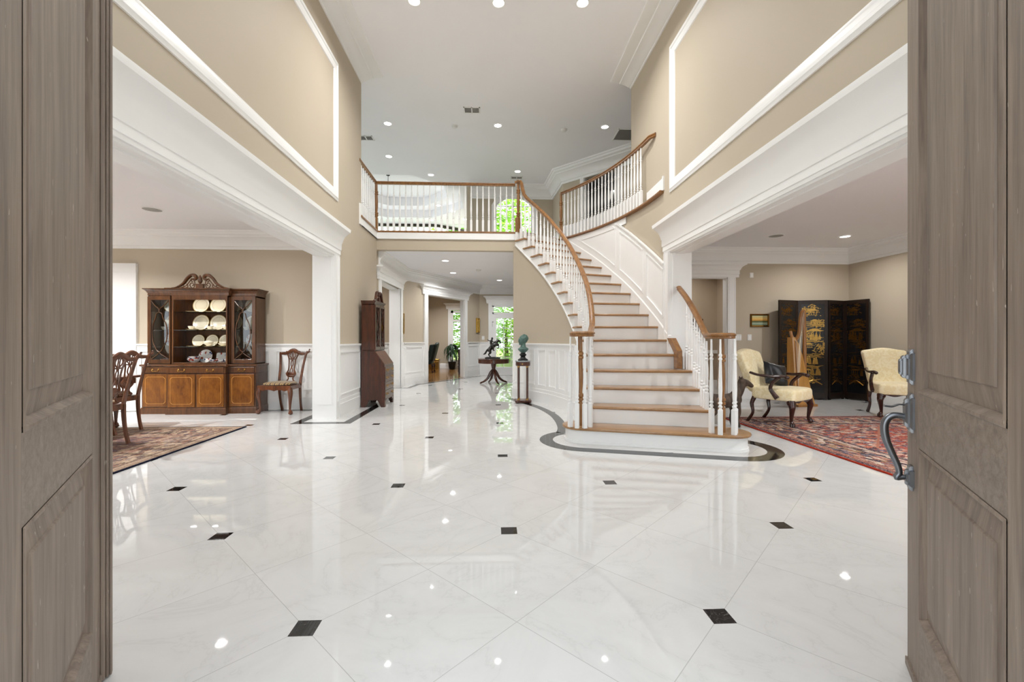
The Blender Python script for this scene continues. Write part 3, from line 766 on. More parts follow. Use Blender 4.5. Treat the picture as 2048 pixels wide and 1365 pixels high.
tree('yellow-green tree farther back in the garden', 5.4, 26.0, 5.0, 3.6, 5.0, 6500, .18)
tree('low bright green tree straight beyond the garden door', .9, 27.5, 2.6, 2.6, 3.0, 7000, .11)

SU = bpy.data.lights.new('sun', 'SUN'); SU.energy = 5.5; SU.angle = .03; SU.color = (1, .96, .88)
so = bpy.data.objects.new('sun', SU); COL.objects.link(so); so.rotation_euler = (R(-14), R(42), 0)
b = MB(); b.box(9, 9.1, .55, 18, 0, 6.6); struct(b.build('wall_house_right', M_WALL, smooth=0), 'outer right wall of the house', 'wall')
# ---------------------------------------------------------------- ceiling fixtures
def recessed(x, y, z, label, group, power, r=.075):
    t = thing('ceiling_downlight', label, 'ceiling light', (x, y, z), 0, group)
    b = MB(); b.lathe([(r + .025, -.001), (r + .026, -.006), (r + .006, -.009), (r, -.004), (r, -.001)], seg=24, cap=False); b.build('trim_ring', M_WHITE, t)
    b = MB(); b.lathe([(0, -.004), (r, -.004), (r, -.0015), (0, -.0015)], seg=24, cap=False); b.build('lens', M_LAMP, t)
    L = bpy.data.lights.new('downlight', 'AREA'); L.shape = 'DISK'; L.size = .07; L.energy = power; L.color = (1, .995, .985); L.spread = R(150)
    lo = bpy.data.objects.new('downlight', L); COL.objects.link(lo); lo.parent = t; lo.location = (0, 0, -.02)
    return t
G1 = 'recessed lights in the upper ceiling'
for x, y, lab in ((-1.09, 6.05, 'recessed light at the top edge of the view, leftmost of three'), (.08, 6.03, 'recessed light at the top edge of the view, middle of three'), (1.25, 5.98, 'recessed light at the top edge of the view, rightmost of three'),
               (-2.28, 9.5, 'recessed light above the left end of the balcony, nearer of two'), (.11, 9.48, 'recessed light in the middle of the upper ceiling behind the large vent'), (2.47, 9.44, 'recessed light beside the grille at the right edge of the upper ceiling'),
               (-2.66, 11.2, 'recessed light above the left end of the balcony, farther of two'), (.69, 12.04, 'recessed light just in front of the small vent by the landing crown'), (-1.76, 12.4, 'recessed light touching the top of the balcony rail')):
    recessed(x, y, HU, lab, G1, P_UP if y < 7 else P_BALC)
for x, y, lab in ((-1.9, 15.2, 'upper light in the stepped tray seen between balusters'), (-1.45, 15.9, 'lower right light at the edge of the stepped tray'), (-2.4, 17.1, 'light beyond the tray above the dark window band'), (-1.1, 16.9, 'faint light near the right edge of the family room ceiling')):
    recessed(x, y, HU, lab, 'family room ceiling lights', P_FAM)
for x, y, pw, lab in ((-1.09, 10.0, 12, 'nearer recessed light in the lower hall ceiling'), (-1.08, 11.8, 12, 'farther recessed light in the lower hall ceiling'), (-3.72, 6.1, 9, 'recessed light in the dining room ceiling, right of the round speaker'), (6.2, 7.35, 12, 'recessed light in the living room ceiling, right of the round speaker'),
                  (4.3, 9.4, 9, 'added fill downlight in the passage behind the living room'), (-2.6, 14.6, 22, 'added fill downlight in the sitting room ceiling'), (-1.6, 16.4, 20, 'added fill downlight above the potted plant'), (.2, 13.2, 9, 'added fill downlight before the garden door'), (-3.6, 10.0, 14, 'added fill downlight in the side hall'), (-5.6, 5.0, 62, 'added fill downlight above the dining table'), (-7.2, 5.6, 55, 'added fill downlight at the far left of the dining room'), (4.6, 3.4, 30, 'added fill downlight above the red rug')):  # lamps on this line are added to brighten dim rooms
    recessed(x, y, HL, lab, 'recessed lights in the lower ceilings', pw)
for x, y, lab in ((-4.75, 6.25, 'round flush speaker in the dining room ceiling'), (4.95, 7.35, 'round flush speaker in the living room ceiling')):
    t = thing('ceiling_speaker', lab, 'speaker', (x, y, HL))
    b = MB(); b.lathe([(.125, 0), (.125, -.006), (.112, -.008), (.112, 0)], seg=32, cap=False); b.build('rim', M_WHITE, t)
    b = MB(); b.lathe([(0, -.006), (.112, -.005), (.112, 0), (0, 0)], seg=32, cap=False); b.build('grille', M_GRILLE, t)
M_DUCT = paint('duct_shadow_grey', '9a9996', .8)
def vent(x, y, sx, sy, label, two=True, along='x'):
    t = thing('air_vent', label, 'vent', (x, y, HU))
    b = MB(); e = .025
    b.box(-sx / 2, sx / 2, -sy / 2, -sy / 2 + e, -.008, 0); b.box(-sx / 2, sx / 2, sy / 2 - e, sy / 2, -.008, 0)
    b.box(-sx / 2, -sx / 2 + e, -sy / 2, sy / 2, -.008, 0); b.box(sx / 2 - e, sx / 2, -sy / 2, sy / 2, -.008, 0)
    if two: b.box(-.012, .012, -sy / 2, sy / 2, -.008, 0)
    b.build('vent_frame', M_WHITE, t, smooth=0)
    b = MB(); n = int(sy / .022)
    for k in range(n):
        yy = -sy / 2 + e + (sy - 2 * e) * (k + .5) / n
        b.obox((0, yy, -.004), (sx - .03, .012, .003), 0, tilt=Matrix.Rotation(.6, 4, 'X'))
    b.build('louvers', M_GRILLE2, t, smooth=0)
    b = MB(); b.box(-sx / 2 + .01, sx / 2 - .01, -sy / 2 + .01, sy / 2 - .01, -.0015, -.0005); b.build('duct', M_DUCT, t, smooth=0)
vent(-.43, 8.87, .34, .24, 'rectangular two-bay air vent in the middle of the upper ceiling')
vent(-2.95, 10.2, .34, .24, 'air vent partly hidden by the upper left wall')
vent(3.1, 9.78, .6, .55, 'large return grille at the right edge of the upper ceiling', False)
vent(.69, 12.5, .34, .20, 'small air vent behind a recessed light near the landing crown')
for x, y, z, lab in ((-.84, 9.55, HU, 'white smoke detector left of the middle upper light'), (1.59, 9.6, HU, 'white smoke detector right of the middle upper light'), (-.37, 11.25, HL, 'white smoke detector on the lower hall ceiling')):
    t = thing('smoke_detector', lab, 'smoke detector', (x, y, z))
    b = MB(); b.lathe([(.07, 0), (.07, -.012), (.06, -.016), (.055, -.035), (.04, -.042), (0, -.043)], seg=24, cap=False); b.build('housing', M_PLASTIC, t)
    b = MB(); b.lathe([(.058, -.017), (.0585, -.023), (.055, -.023)], seg=24, cap=False); b.build('sensor_slot', M_GRILLE, t)
# ---------------------------------------------------------------- front wall (behind the open doors)
b = MB()
for x0, x1, z0, z1 in ((-9, -7.4, 0, HU), (-7.4, -3.9, 0, .35), (-7.4, -3.9, 2.7, HU), (-3.9, -1.12, 0, HU), (-1.12, 1.12, 2.66, 2.85), (-1.12, 1.12, 5.5, HU), (1.12, 3.9, 0, HU), (3.9, 6.9, 0, .35), (3.9, 6.9, 2.7, HU), (6.9, 9, 0, HU)):
    b.box(x0, x1, .40, .56, z0, z1)
struct(b.build('wall_front', M_WALL, smooth=0), 'front wall with the entrance opening, transom and side windows', 'wall')
# ---------------------------------------------------------------- front doors (structure)
def front_door(nm, P, d, n, lab, right):
    t = thing(nm, lab, 'door', kind='structure')
    P = Vector(P); d = Vector(d).normalized(); n = Vector(n).normalized()
    fn = lambda s, q, z: (P.x + d.x * s + n.x * q, P.y + d.y * s + n.y * q, z)
    Wd, Hd, T = .98, 2.62, .045
    st, sr = .158, .823
    zs = [(.012, .244), (.814, .995), (2.44, Hd)]
    for a, c in ((0, st), (sr, Wd)):
        b = MB(fn); b.box(a, c, -T, 0, .012, Hd); b.build('stile', M_DOOR, t, smooth=0, bevel=.003)
    for z0, z1 in zs:
        b = MB(fn); b.box(st - .001, sr + .001, -T, -.0005, z0, z1); b.build('rail', M_DOORH if True else M_DOOR, t, smooth=0)
    for z0, z1 in ((.244, .814), (.995, 2.44)):
        b = MB(fn)
        def rect(i, q): return [fn_(x, q, z) for x, z in ((st + i, z0 + i), (sr - i, z0 + i), (sr - i, z1 - i), (st + i, z1 - i))]
        fn_ = lambda x, q, z: (x, q, z)
        rings = [rect(0, .001), rect(.004, .003), rect(.010, .003), rect(.014, -.004), rect(.020, -.012), rect(.022, -.018)]
        b.loft(rings, cap=False); b.build('panel_moulding', M_DOOR, t, smooth=25)
        b = MB(fn); rings = [rect(.018, -.018), rect(.076, -.0085), rect(.078, -.0045), rect(.0805, -.0035)]
        b.loft(rings, cap=False); b.add(rect(.0805, -.0035), [(0, 1, 2, 3)]); b.box(st - .01, sr + .01, -T + .008, -.02, z0 - .01, z1 + .01)
        b.build('raised_panel', M_DOOR, t, smooth=20)
    b = MB(fn); b.box(-.002, Wd, -T + .004, .006, .004, .03); b.build('sweep', M_DOORH, t, smooth=0)
    if right:
        def notched(cz, w, h, q0, q1, c=.014):
            s0, s1, z0, z1 = .073 - w / 2, .073 + w / 2, cz - h / 2, cz + h / 2
            pts = [(s0 + c, z0), (s1 - c, z0), (s1 - c, z0 + c), (s1, z0 + c), (s1, z1 - c), (s1 - c, z1 - c), (s1 - c, z1), (s0 + c, z1), (s0 + c, z1 - c), (s0, z1 - c), (s0, z0 + c), (s0 + c, z0 + c)]
            rings = []
            for q, k in ((q0, 1), ((q0 + q1) / 2, 1), (q1, .86)):
                rings.append([(.073 + (x - .073) * k, q, cz + (z - cz) * k) for x, z in pts])
            return rings
        b = MB(fn); b.loft(notched(1.080, .07, .122, 0, .012)); b.loft(notched(1.080, .05, .085, .012, .020))
        db = b.build('deadbolt', M_PEWTER, t, smooth=30)
        b = MB(fn); b.loft(notched(1.080, .044, .078, .019, .030, .008)); b.loft(notched(1.080, .030, .055, .030, .036, .006)); b.build('key_cylinder', M_PEWTER, db, smooth=40)
        b = MB(fn); b.loft(notched(.920, .07, .135, 0, .012)); b.loft(notched(.920, .05, .10, .012, .022)); b.loft(notched(.695, .06, .085, 0, .012)); b.loft(notched(.695, .04, .055, .012, .02))
        hs = b.build('handle_plate', M_PEWTER, t, smooth=30)
        b = MB(fn); path = bez([(.073, .015, .905), (.073, .045, .908), (.073, .066, .895), (.073, .075, .865), (.073, .070, .82), (.073, .055, .775), (.073, .040, .735), (.073, .035, .705), (.073, .042, .690), (.073, .020, .695)], 5)
        b.tube(path, lerps([.010, .011, .012, .0125, .012, .011, .010, .010, .011, .008], len(path)), 10); b.build('grip', M_PEWTER, hs, smooth=50)
        b = MB(fn); path = bez([(.073, .015, .945), (.073, .035, .947), (.073, .055, .938), (.073, .075, .940)], 5)
        b.tube(path, lerps([.008, .008, .012, .014], len(path)), 10, flat=.35, up=(0, 0, 1)); b.build('thumb_latch', M_PEWTER, hs, smooth=50)
    else:
        b = MB(fn); b.box(-.035, .022, .0, .012, .006, Hd); b.box(-.030, .010, .012, .020, .006, Hd); b.box(-.022, .002, .020, .027, .006, Hd); b.box(-.036, .0, -T, .0, .006, Hd)
        b.build('astragal', M_DOOR, t, smooth=0, bevel=.003)
    return t
front_door('door_1', (1.496, 1.497), (-.569, -.822), (-.822, .569), 'weathered brown panelled front door leaf with a pewter handle set, swung open at the right', True)
front_door('door_2', (-1.35, 1.553), (.55, -.835), (.835, .55), 'weathered brown panelled front door leaf with an astragal, swung open at the left', False)
# ---------------------------------------------------------------- curved staircase
TH = {1: -19.5, 2: -16, 3: -12.3, 4: -8.9, 5: -5.6, 6: -2, 7: 1.6, 8: 5.2, 9: 8.6, 10: 11.9, 11: 15.3, 12: 18.8, 13: 22.1, 14: 25.6, 15: 29.2, 16: 32.8, 17: 36.3}
def ZT_(k): return .182 + .2 * (k - 1)
def noseline(t):
    ks = sorted(TH)
    if t <= TH[1]: return ZT_(1) + (t - TH[1]) / 3.5 * .2
    for a, c in zip(ks, ks[1:]):
        if t <= TH[c]: return ZT_(a) + (ZT_(c) - ZT_(a)) * (t - TH[a]) / (TH[c] - TH[a])
    return ZT_(17) + (t - TH[17]) / 3.5 * .2
def pol(r, t, z=0): return (SC[0] + r * math.cos(R(t)), SC[1] + r * math.sin(R(t)), z)
RI, RO, RW = 4.05, 5.50, 5.315
def sector(r0, r1, t0, t1, n=4):
    return [pol(r0, t0 + (t1 - t0) * i / n)[:2] for i in range(n + 1)] + [pol(r1, t1 - (t1 - t0) * i / n)[:2] for i in range(n + 1)]
stair = thing('staircase', 'curved white staircase with oak treads and turned balusters climbing to the balcony', 'staircase')
def ang_y(r, y): return math.degrees(math.asin((y - SC[1]) / r))
# bottom curtail step
def stadium(grow):
    """outline of the first step: front edge with a round nose at each end"""
    P = []
    cl = Vector((1.07, 5.06)); cr = Vector((2.53, 4.60)); rr = .215 + grow
    ax = (cr - cl).normalized(); n = Vector((ax.y, -ax.x))     # n points to the front
    a0 = math.atan2(n.y, n.x)
    for i in range(13): a = a0 - PI * i / 12; P.append((cl.x + rr * math.cos(a), cl.y + rr * math.sin(a)))
    for i in range(13): a = a0 + PI - PI * i / 12; P.append((cr.x + rr * math.cos(a), cr.y + rr * math.sin(a)))
    return P
b = MB(); b.prism(stadium(0), 0, .15); b.prism(stadium(.012), 0, .03); b.build('riser', M_WHITE, stair, smooth=50)
def nosed(b, poly, z0, z1, e=.012):
    """slab with a rounded edge"""
    cx = sum(p[0] for p in poly) / len(poly); cy = sum(p[1] for p in poly) / len(poly)
    n = len(poly)
    def inset(d):
        out = []
        for i in range(n):
            a, p, c = Vector(poly[i - 1]), Vector(poly[i]), Vector(poly[(i + 1) % n])
            t = (p - a).normalized() + (c - p).normalized(); t.normalize(); nn = Vector((t.y, -t.x)); out.append(p + nn * d)
        return out
    area = sum(poly[i][0] * poly[(i + 1) % n][1] - poly[(i + 1) % n][0] * poly[i][1] for i in range(n))
    sg = -1 if area > 0 else 1
    rings = []
    for d, z in ((e, z0), (e * .3, z0 + e * .25), (0, (z0 + z1) / 2 - .003), (0, (z0 + z1) / 2 + .003), (e * .3, z1 - e * .25), (e, z1)):
        rings.append([(q.x, q.y, z) for q in inset(sg * d)])
    b.loft(rings)
b = MB(); nosed(b, stadium(.035), .150, .182); b.build('tread', M_TREAD, stair, smooth=50)
def ro_of(k): return RO if k <= 4 else RW
t_wall = ang_y(5.32, 6.03)
for k in range(2, 18):
    b = MB(); z = ZT_(k)
    t0 = TH[k] + .40
    zb = ZT_(k - 1) - (.035 if k > 2 else .0)
    r1 = 5.455 if k <= 4 else RW
    p = [pol(4.10, t0)[:2], pol(r1, t0)[:2], pol(r1, t0 + .25)[:2], pol(4.10, t0 + .25)[:2]]
    b.prism(p, zb, z - .030); b.build('riser', M_WHITE, stair, smooth=0)
    if k <= 16:
        b = MB(); nosed(b, sector(RI, ro_of(k), TH[k], TH[k + 1] + .55), z - .032, z); o = b.build('tread', M_TREAD, stair, smooth=50)
# landing nosing
b = MB(); nosed(b, sector(4.1, 5.25, 36.3, 37.6), Z2 - .034, Z2 + .002); b.build('tread', M_TREAD, stair, smooth=50)
# outer string: stepped above, raking below
def string(r0, r1, tA, tB, drop, name, step=.4, lower=None):
    b = MB(); t = tA; cols = []
    n = int((tB - tA) / step)
    ts = sorted(set([tA + (tB - tA) * i / n for i in range(n + 1)]))
    tt = []
    for q in ts: tt.append(q)
    for k in range(2, 18):
        e = TH[k] + .40
        if tA < e < tB: tt += [e - .01, e + .01]
    tt.sort(); rings = []
    for q in tt:
        k = max([j for j in TH if TH[j] + .40 <= q] or [1]); zt = ZT_(k) - .033
        zb = max(noseline(q) - drop, 0); zb = min(zb, zt - .02)
        rings.append([pol(r0, q, zb), pol(r0, q, zt), pol(r1, q, zt), pol(r1, q, zb)])
    b.loft(rings); return b
b = string(4.085, 4.15, -16.5, 37.2, .36, 'string'); b.build('stringer', M_WHITE, stair, smooth=30)
b = MB(); rings = []
for i in range(70):
    q = 2 + (37.2 - 2) * i / 69; z = noseline(q) - .355
    rings.append([pol(4.075, q, z), pol(4.075, q, z + .03), pol(4.09, q, z + .03), pol(4.09, q, z)])
b.loft(rings); b.build('stringer_bead', M_WHITE, stair, smooth=30)
b = string(5.40, 5.46, -15.5, -4.5, .9, 'string'); b.build('stringer', M_WHITE, stair, smooth=30)
# wall skirt on the right
b = MB(); rings = []
for i in range(80):
    q = t_wall - .2 + (36.3 - t_wall) * i / 79; z = noseline(q)
    rings.append([pol(5.285, q, z - .36), pol(5.285, q, z + .07), pol(5.295, q, z + .085), pol(5.33, q, z + .085), pol(5.33, q, z - .36)])
b.loft(rings); b.build('skirt_board', M_WHITE, stair, smooth=30)
# oak end board standing on the fourth tread
b = MB(); f = lambda s, d, z: pol(5.33 + d, s, z)
pts = [(-6.9, .79), (-6.9, 1.03), (-4.1, 1.20), (-2.4, 1.20), (-5.4, 1.00), (-5.4, .79)]
b.extr([pol(5.27, a, z) for a, z in pts], (.075, .0, 0)); b.build('skirt_end_board', M_RAIL, stair, smooth=0, bevel=.004)

# balusters
def baluster_bm(h, sq=.043):
    """square foot, vase turning, slim top"""
    b = MB(); a = sq / 2
    hb = .20 + max(0, h - .80) * .35
    b.loft([[(x * k, y * k, z) for x, y in ((-a, -a), (a, -a), (a, a), (-a, a))] for k, z in ((1, 0), (1, hb - .012), (.6, hb))])
    top = h
    pr = [(a * .62, hb), (a * .62, hb + .008), (a * .98, hb + .016), (a * .98, hb + .028), (a * .62, hb + .036), (a * .60, hb + .045), (a * .95, hb + .055), (a * .95, hb + .066), (a * .66, hb + .075), (a * .82, hb + .13), (a * .93, hb + .20), (a * .86, hb + .28), (a * .62, top - .235), (a * .60, top - .225), (a * .9, top - .215), (a * .9, top - .203), (a * .58, top - .194), (a * .58, top - .186), (a * .85, top - .176), (a * .85, top - .165), (a * .52, top - .15), (a * .45, top)]
    b.lathe(pr, seg=10); return b
_bc = {}
def baluster(h, parent, p, rz=0):
    key = round(h, 2)
    if key not in _bc:
        o = baluster_bm(key).build('baluster', M_WHITE, parent, smooth=35); _bc[key] = o
    else:
        o = _bc[key].copy(); COL.objects.link(o); o.parent = parent
    o.location = p; o.rotation_euler = (0, 0, rz); return o
RAILUP = .77
def rail_z(q): return noseline(q) + RAILUP
RL = 4.135
for k in range(2, 17):
    d = TH[k + 1] - TH[k]
    for fct in (.18, .68):
        q = TH[k] + d * fct + .3
        if q < -13.8: continue
        z = ZT_(k); top = max(rail_z(q), 1.235 if q < -10 else 0) - .03
        baluster(top - z, stair, pol(RL, q, z), R(q))
RR = 5.425
for k in (2, 3, 4):
    d = TH[k + 1] - TH[k]
    for fct in (.12, .45, .78):
        q = TH[k] + d * fct + .3
        z = ZT_(k); top = max(rail_z(q), 1.19) - .03
        baluster(top - z, stair, pol(RR, q, z), R(q))
SECT = [(-.62, -.75), (.62, -.75), (.75, -.4), (.62, -.1), (1.0, .2), (.95, .55), (.55, .85), (0, .95), (-.55, .85), (-.95, .55), (-1.0, .2), (-.62, -.1), (-.75, -.4)]
def rail(pts, name='handrail', parent=None, r=.036, mat=None):
    b = MB(); b.tube(pts, r, up=(0, 0, 1), pts_sect=SECT); return b.build(name, mat or M_RAIL, parent, smooth=35)
def volute(c, z, r, a_in, turn, parent, nb, lab=None):
    pass
# left handrail: volute - climb - gooseneck to the upper newel
vl = Vector((1.00, 4.94)); ZV = 1.240
pts = []
for i in range(22):                                        # spiral eye
    a = R(-20) + R(-450) * (1 - i / 21) ; rr = .025 + .095 * i / 21
    pts.append((vl.x + .02 + rr * math.cos(a), vl.y + rr * math.sin(a), ZV))
start = pol(RL - .0, -13.2, ZV)
pts.append((vl.x + .145, vl.y + .10, ZV)); 
q = -12.2
while q < 33.5:
    zz = max(rail_z(q), ZV + .012 * max(0, q + 12.5)); pts.append(pol(RL + .005, q, zz)); q += 1.0
pts += [pol(RL, 34.2, rail_z(34.2) + .03), pol(RL, 34.9, rail_z(34.9) + .12), pol(RL, 35.3, 4.30), pol(RL, 35.8, 4.352), pol(RL, 36.6, 4.36)]
rail(pts, 'handrail', stair)
b = MB(); b.lathe([(0, -.028), (.105, -.028), (.118, -.01), (.118, .012), (.10, .03), (0, .034)], (vl.x, vl.y, ZV), 28); b.build('volute_cap', M_RAIL, stair)
def newel_bm(h, sq=.045, foot=.28):
    b = MB(); a = sq
    b.loft([[(x * k, y * k, z) for x, y in ((-a, -a), (a, -a), (a, a), (-a, a))] for k, z in ((1, 0), (1, foot - .02), (.62, foot))])
    pr = [(.028, foot), (.028, foot + .01), (.042, foot + .02), (.042, foot + .04), (.03, foot + .05), (.042, foot + .06), (.042, foot + .085), (.026, foot + .1), (.034, foot + .2), (.036, foot + .3), (.028, h - .26), (.04, h - .25), (.04, h - .23), (.028, h - .22), (.04, h - .21), (.04, h - .185), (.028, h - .17), (.026, h)]
    b.lathe(pr, seg=14); return b
newel_bm(1.03, .028).build('newel_post', M_NEWEL, stair, smooth=35, loc=(vl.x + .01, vl.y + .03, .182))
for a in (200, 245, 285, 330, 20):
    baluster(1.03, stair, (vl.x + .125 * math.cos(R(a)), vl.y + .125 * math.sin(R(a)), .182), R(a))
# right handrail: volute - climb to the pillar
vr = Vector((2.455, 4.52)); ZR = 1.215
pts = []
for i in range(22):
    a = R(200) + R(450) * (1 - i / 21); rr = .025 + .10 * i / 21
    pts.append((vr.x + rr * math.cos(a), vr.y + rr * math.sin(a), ZR))
pts.append((vr.x - .10, vr.y + .12, ZR))
q = -15.6
while q < -2.4:
    pts.append(pol(RR, q, max(rail_z(q), ZR + .02 * max(0, q + 15.6)))); q += .8
rail(pts, 'handrail', stair)
b = MB(); b.lathe([(0, -.028), (.108, -.028), (.122, -.01), (.122, .012), (.10, .03), (0, .034)], (vr.x, vr.y, ZR), 28); b.build('volute_cap', M_RAIL, stair)
newel_bm(1.01, .028).build('newel_post', M_NEWEL, stair, smooth=35, loc=(vr.x + .0, vr.y + .02, .182))
for a in (185, 232, 300, 350, 60):
    baluster(1.0, stair, (vr.x + .128 * math.cos(R(a)), vr.y + .128 * math.sin(R(a)), .182), R(a))
# upper newel at the head of the stair
o = newel_bm(1.035, .046, .30).build('newel_post', M_NEWEL, stair, smooth=35, loc=pol(RL + .01, 36.9, Z2 - .02)); o.rotation_euler = (0, 0, R(37))
b = MB(); b.box(-.055, .055, -.055, .055, 0, .05); o = b.build('newel_cap', M_NEWEL, stair, smooth=0, bevel=.012, loc=pol(RL + .01, 36.9, Z2 + .965)); o.rotation_euler = (0, 0, R(37))

# ---------------------------------------------------------------- walls of the stair well
b = MB(); rings = []
for i in range(60):
    q = -15 + (38.5 + 15) * i / 59; z = max(noseline(q) - .34, .02)
    if q > 36.9: z = HL + .06
    rings.append([pol(4.11, q, 0), pol(4.11, q, z), pol(4.2, q, z), pol(4.2, q, 0)])
b.loft(rings)
e0 = pol(4.11, 38.5); b.prism([(e0[0], e0[1]), (e0[0] + .05, e0[1] - .0), (.75, 11.5), (.65, 11.5)], 0, HL)
struct(b.build('wall_under_stair', M_WALL, smooth=30), 'curved beige wall under the staircase', 'wall')
A0, A1 = 6.2, 38.5
ZW = 1.11; b = MB(arc_map(SC, 4.11, R(A1), -1, True)); L = 4.11 * R(A1 - A0)
wainscot(b, L, 6, 24)
b2 = MB(); rings = []
for i in range(40):
    q = -14 + (A0 + .1 + 14) * i / 39; z = max(min(noseline(q) - .30, ZW - .02), .04)
    rings.append([pol(4.098, q, 0), pol(4.098, q, z), pol(4.12, q, z), pol(4.12, q, 0)])
b2.loft(rings); b.fn = None; b.add(b2.v, b2.f)
b3 = MB(arc_map(SC, 4.11, R(A0), -1, True)); b3.box(0, 4.11 * R(A0 + 13), 0, .036, 0, .2, 0, 14); b.add(b3.v, b3.f)
struct(b.build('trim_28', M_WHITE, smooth=30), 'white panelled wainscot on the curved wall under the stairs', 'wainscot')
# curved wall on the right of the stair
b = MB(); rings = []
for i in range(41):
    q = 0 + 36.6 * i / 40; rings.append([pol(5.32, q, 0), pol(5.32, q, Z2 - .037), pol(5.45, q, Z2 - .037), pol(5.45, q, 0)])
b.loft(rings)
struct(b.build('wall_stair', M_WALL, smooth=30), 'curved beige wall on the right side of the staircase', 'wall')
# raking white panelling
CAPH = 1.02
def rake_map(d0):
    return lambda s, d, z: (lambda r: (r[0], r[1], z))(pol(5.318 - d, s) if s > 0 else (XR - d * 1.0 - .0, SC[1] + 5.318 * R(s), 0))
tA, tB = ang_y(5.318, 6.20), 36.0
fn = rake_map(0)
b = MB(); N = 70
def lift(q, h): return min(noseline(q) + h, Z2 - .052)
def rake(q0, q1, h0, h1, d0, d1, n=None):
    n = n or max(2, int((q1 - q0) / .7)); rings = []
    for i in range(n + 1):
        q = q0 + (q1 - q0) * i / n; za, zb = lift(q, h0), lift(q, h1)
        if zb - za < .002: break
        rings.append([fn(q, d0, za), fn(q, d0, zb), fn(q, d1, zb), fn(q, d1, za)])
    if len(rings) > 1: b.loft(rings)
rake(tA, tB, .0, CAPH, 0, .008)
rake(tA, tB, CAPH - .10, CAPH, .008, .018)
rake(tA, tB, CAPH - .035, CAPH + .0, .008, .04); rake(tA, tB, CAPH - .012, CAPH + .012, .008, .052)
rake(tA, tB, .06, .20, .008, .018)
SEAM = [tA, 7.2, 17.0, 36]
for i, q in enumerate(SEAM):
    w = .55
    rake(max(q - w, tA), q + w, .15, CAPH - .05, .008, .018, 2)
for q0, q1 in zip(SEAM, SEAM[1:]):
    q0 += .55; q1 -= .55
    if q1 > 33: q1 = 31
    rake(q0, q1, .20, .226, .008, .026); rake(q0, q1, CAPH - .126, CAPH - .10, .008, .026)
    rake(q0, q0 + .3, .20, CAPH - .10, .008, .026, 2); rake(q1 - .3, q1, .20, CAPH - .10, .008, .026, 2)
# flat top rail below the landing nosing
rings = []
for i in range(40):
    q = 14 + 22 * i / 39; rings.append([fn(q, .008, Z2 - .15), fn(q, .008, Z2 - .04), fn(q, .02, Z2 - .04), fn(q, .02, Z2 - .15)])
b.loft(rings)
struct(b.build('trim_29', M_WHITE, smooth=30), 'white raking panelled wainscot on the curved stair wall', 'wainscot')
# nosing of the curved landing edge
b = MB(); b.sweep([(-.05, 0), (.03, 0), (.04, .012), (.04, .028), (.03, .04), (-.05, .04)], [pol(5.29, q, Z2 - .036) for q in [36.3 - i * 36.0 / 40 for i in range(41)]] , side=-1)
struct(b.build('trim_30', M_RAIL, smooth=30), 'brown oak nosing along the curved landing edge', 'nosing')
b = MB(); b.extr([(XR - .012, 6.28, Z2), (XR - .012, 6.28, Z2 + .19), (XR - .012, 6.95, Z2 + .19), (XR - .012, 6.95, Z2)], (.02, 0, 0)); b.box(XR - .02, XR, 6.25, 6.29, Z2, Z2 + .21)
struct(b.build('baseboard_landing', M_WHITE, smooth=0), 'short white baseboard on the wall above the curved landing edge', 'baseboard')

# ---------------------------------------------------------------- balcony railings
HB = 1.0
bal = thing('balcony_railing', 'straight oak and white baluster railing along the balcony', 'railing')
rail([(XL - .02, 7.72, Z2 + HB - .03), (XL - .02, 8.83, Z2 + HB - .03)], 'handrail', bal)
rail([(XL - .02, 8.85, Z2 + HB - .03), (.46, 8.85, Z2 + HB - .03)], 'handrail', bal)
n = 23
for i in range(n):
    x = XL + .10 + (.46 - XL - .16) * i / (n - 1); baluster(HB - .055, bal, (x, 8.86, Z2))
for i in range(8): baluster(HB - .055, bal, (XL - .02, 7.90 + .118 * i, Z2))
newel_bm(1.0, .034, .30).build('newel_post', M_NEWEL, bal, smooth=35, loc=(XL - .01, 8.855, Z2 - .02))
land = thing('landing_railing', 'curved oak and white baluster railing over the stair wall', 'railing')
pts = [pol(5.275, 35.6 - i * 1.0, Z2 + HB - .03) for i in range(int(35.6 - 4.2) + 1)] + [(XR - .0, 6.58, Z2 + HB - .03)]
rail(pts, 'handrail', land)
n = 24
for i in range(n):
    q = 34.6 - (34.6 - 8.0) * i / (n - 1); baluster(HB - .055, land, pol(5.275, q, Z2), R(q))
o = newel_bm(.99, .036, .30).build('newel_post', M_NEWEL, land, smooth=35, loc=pol(5.275, 35.8, Z2 - .02))
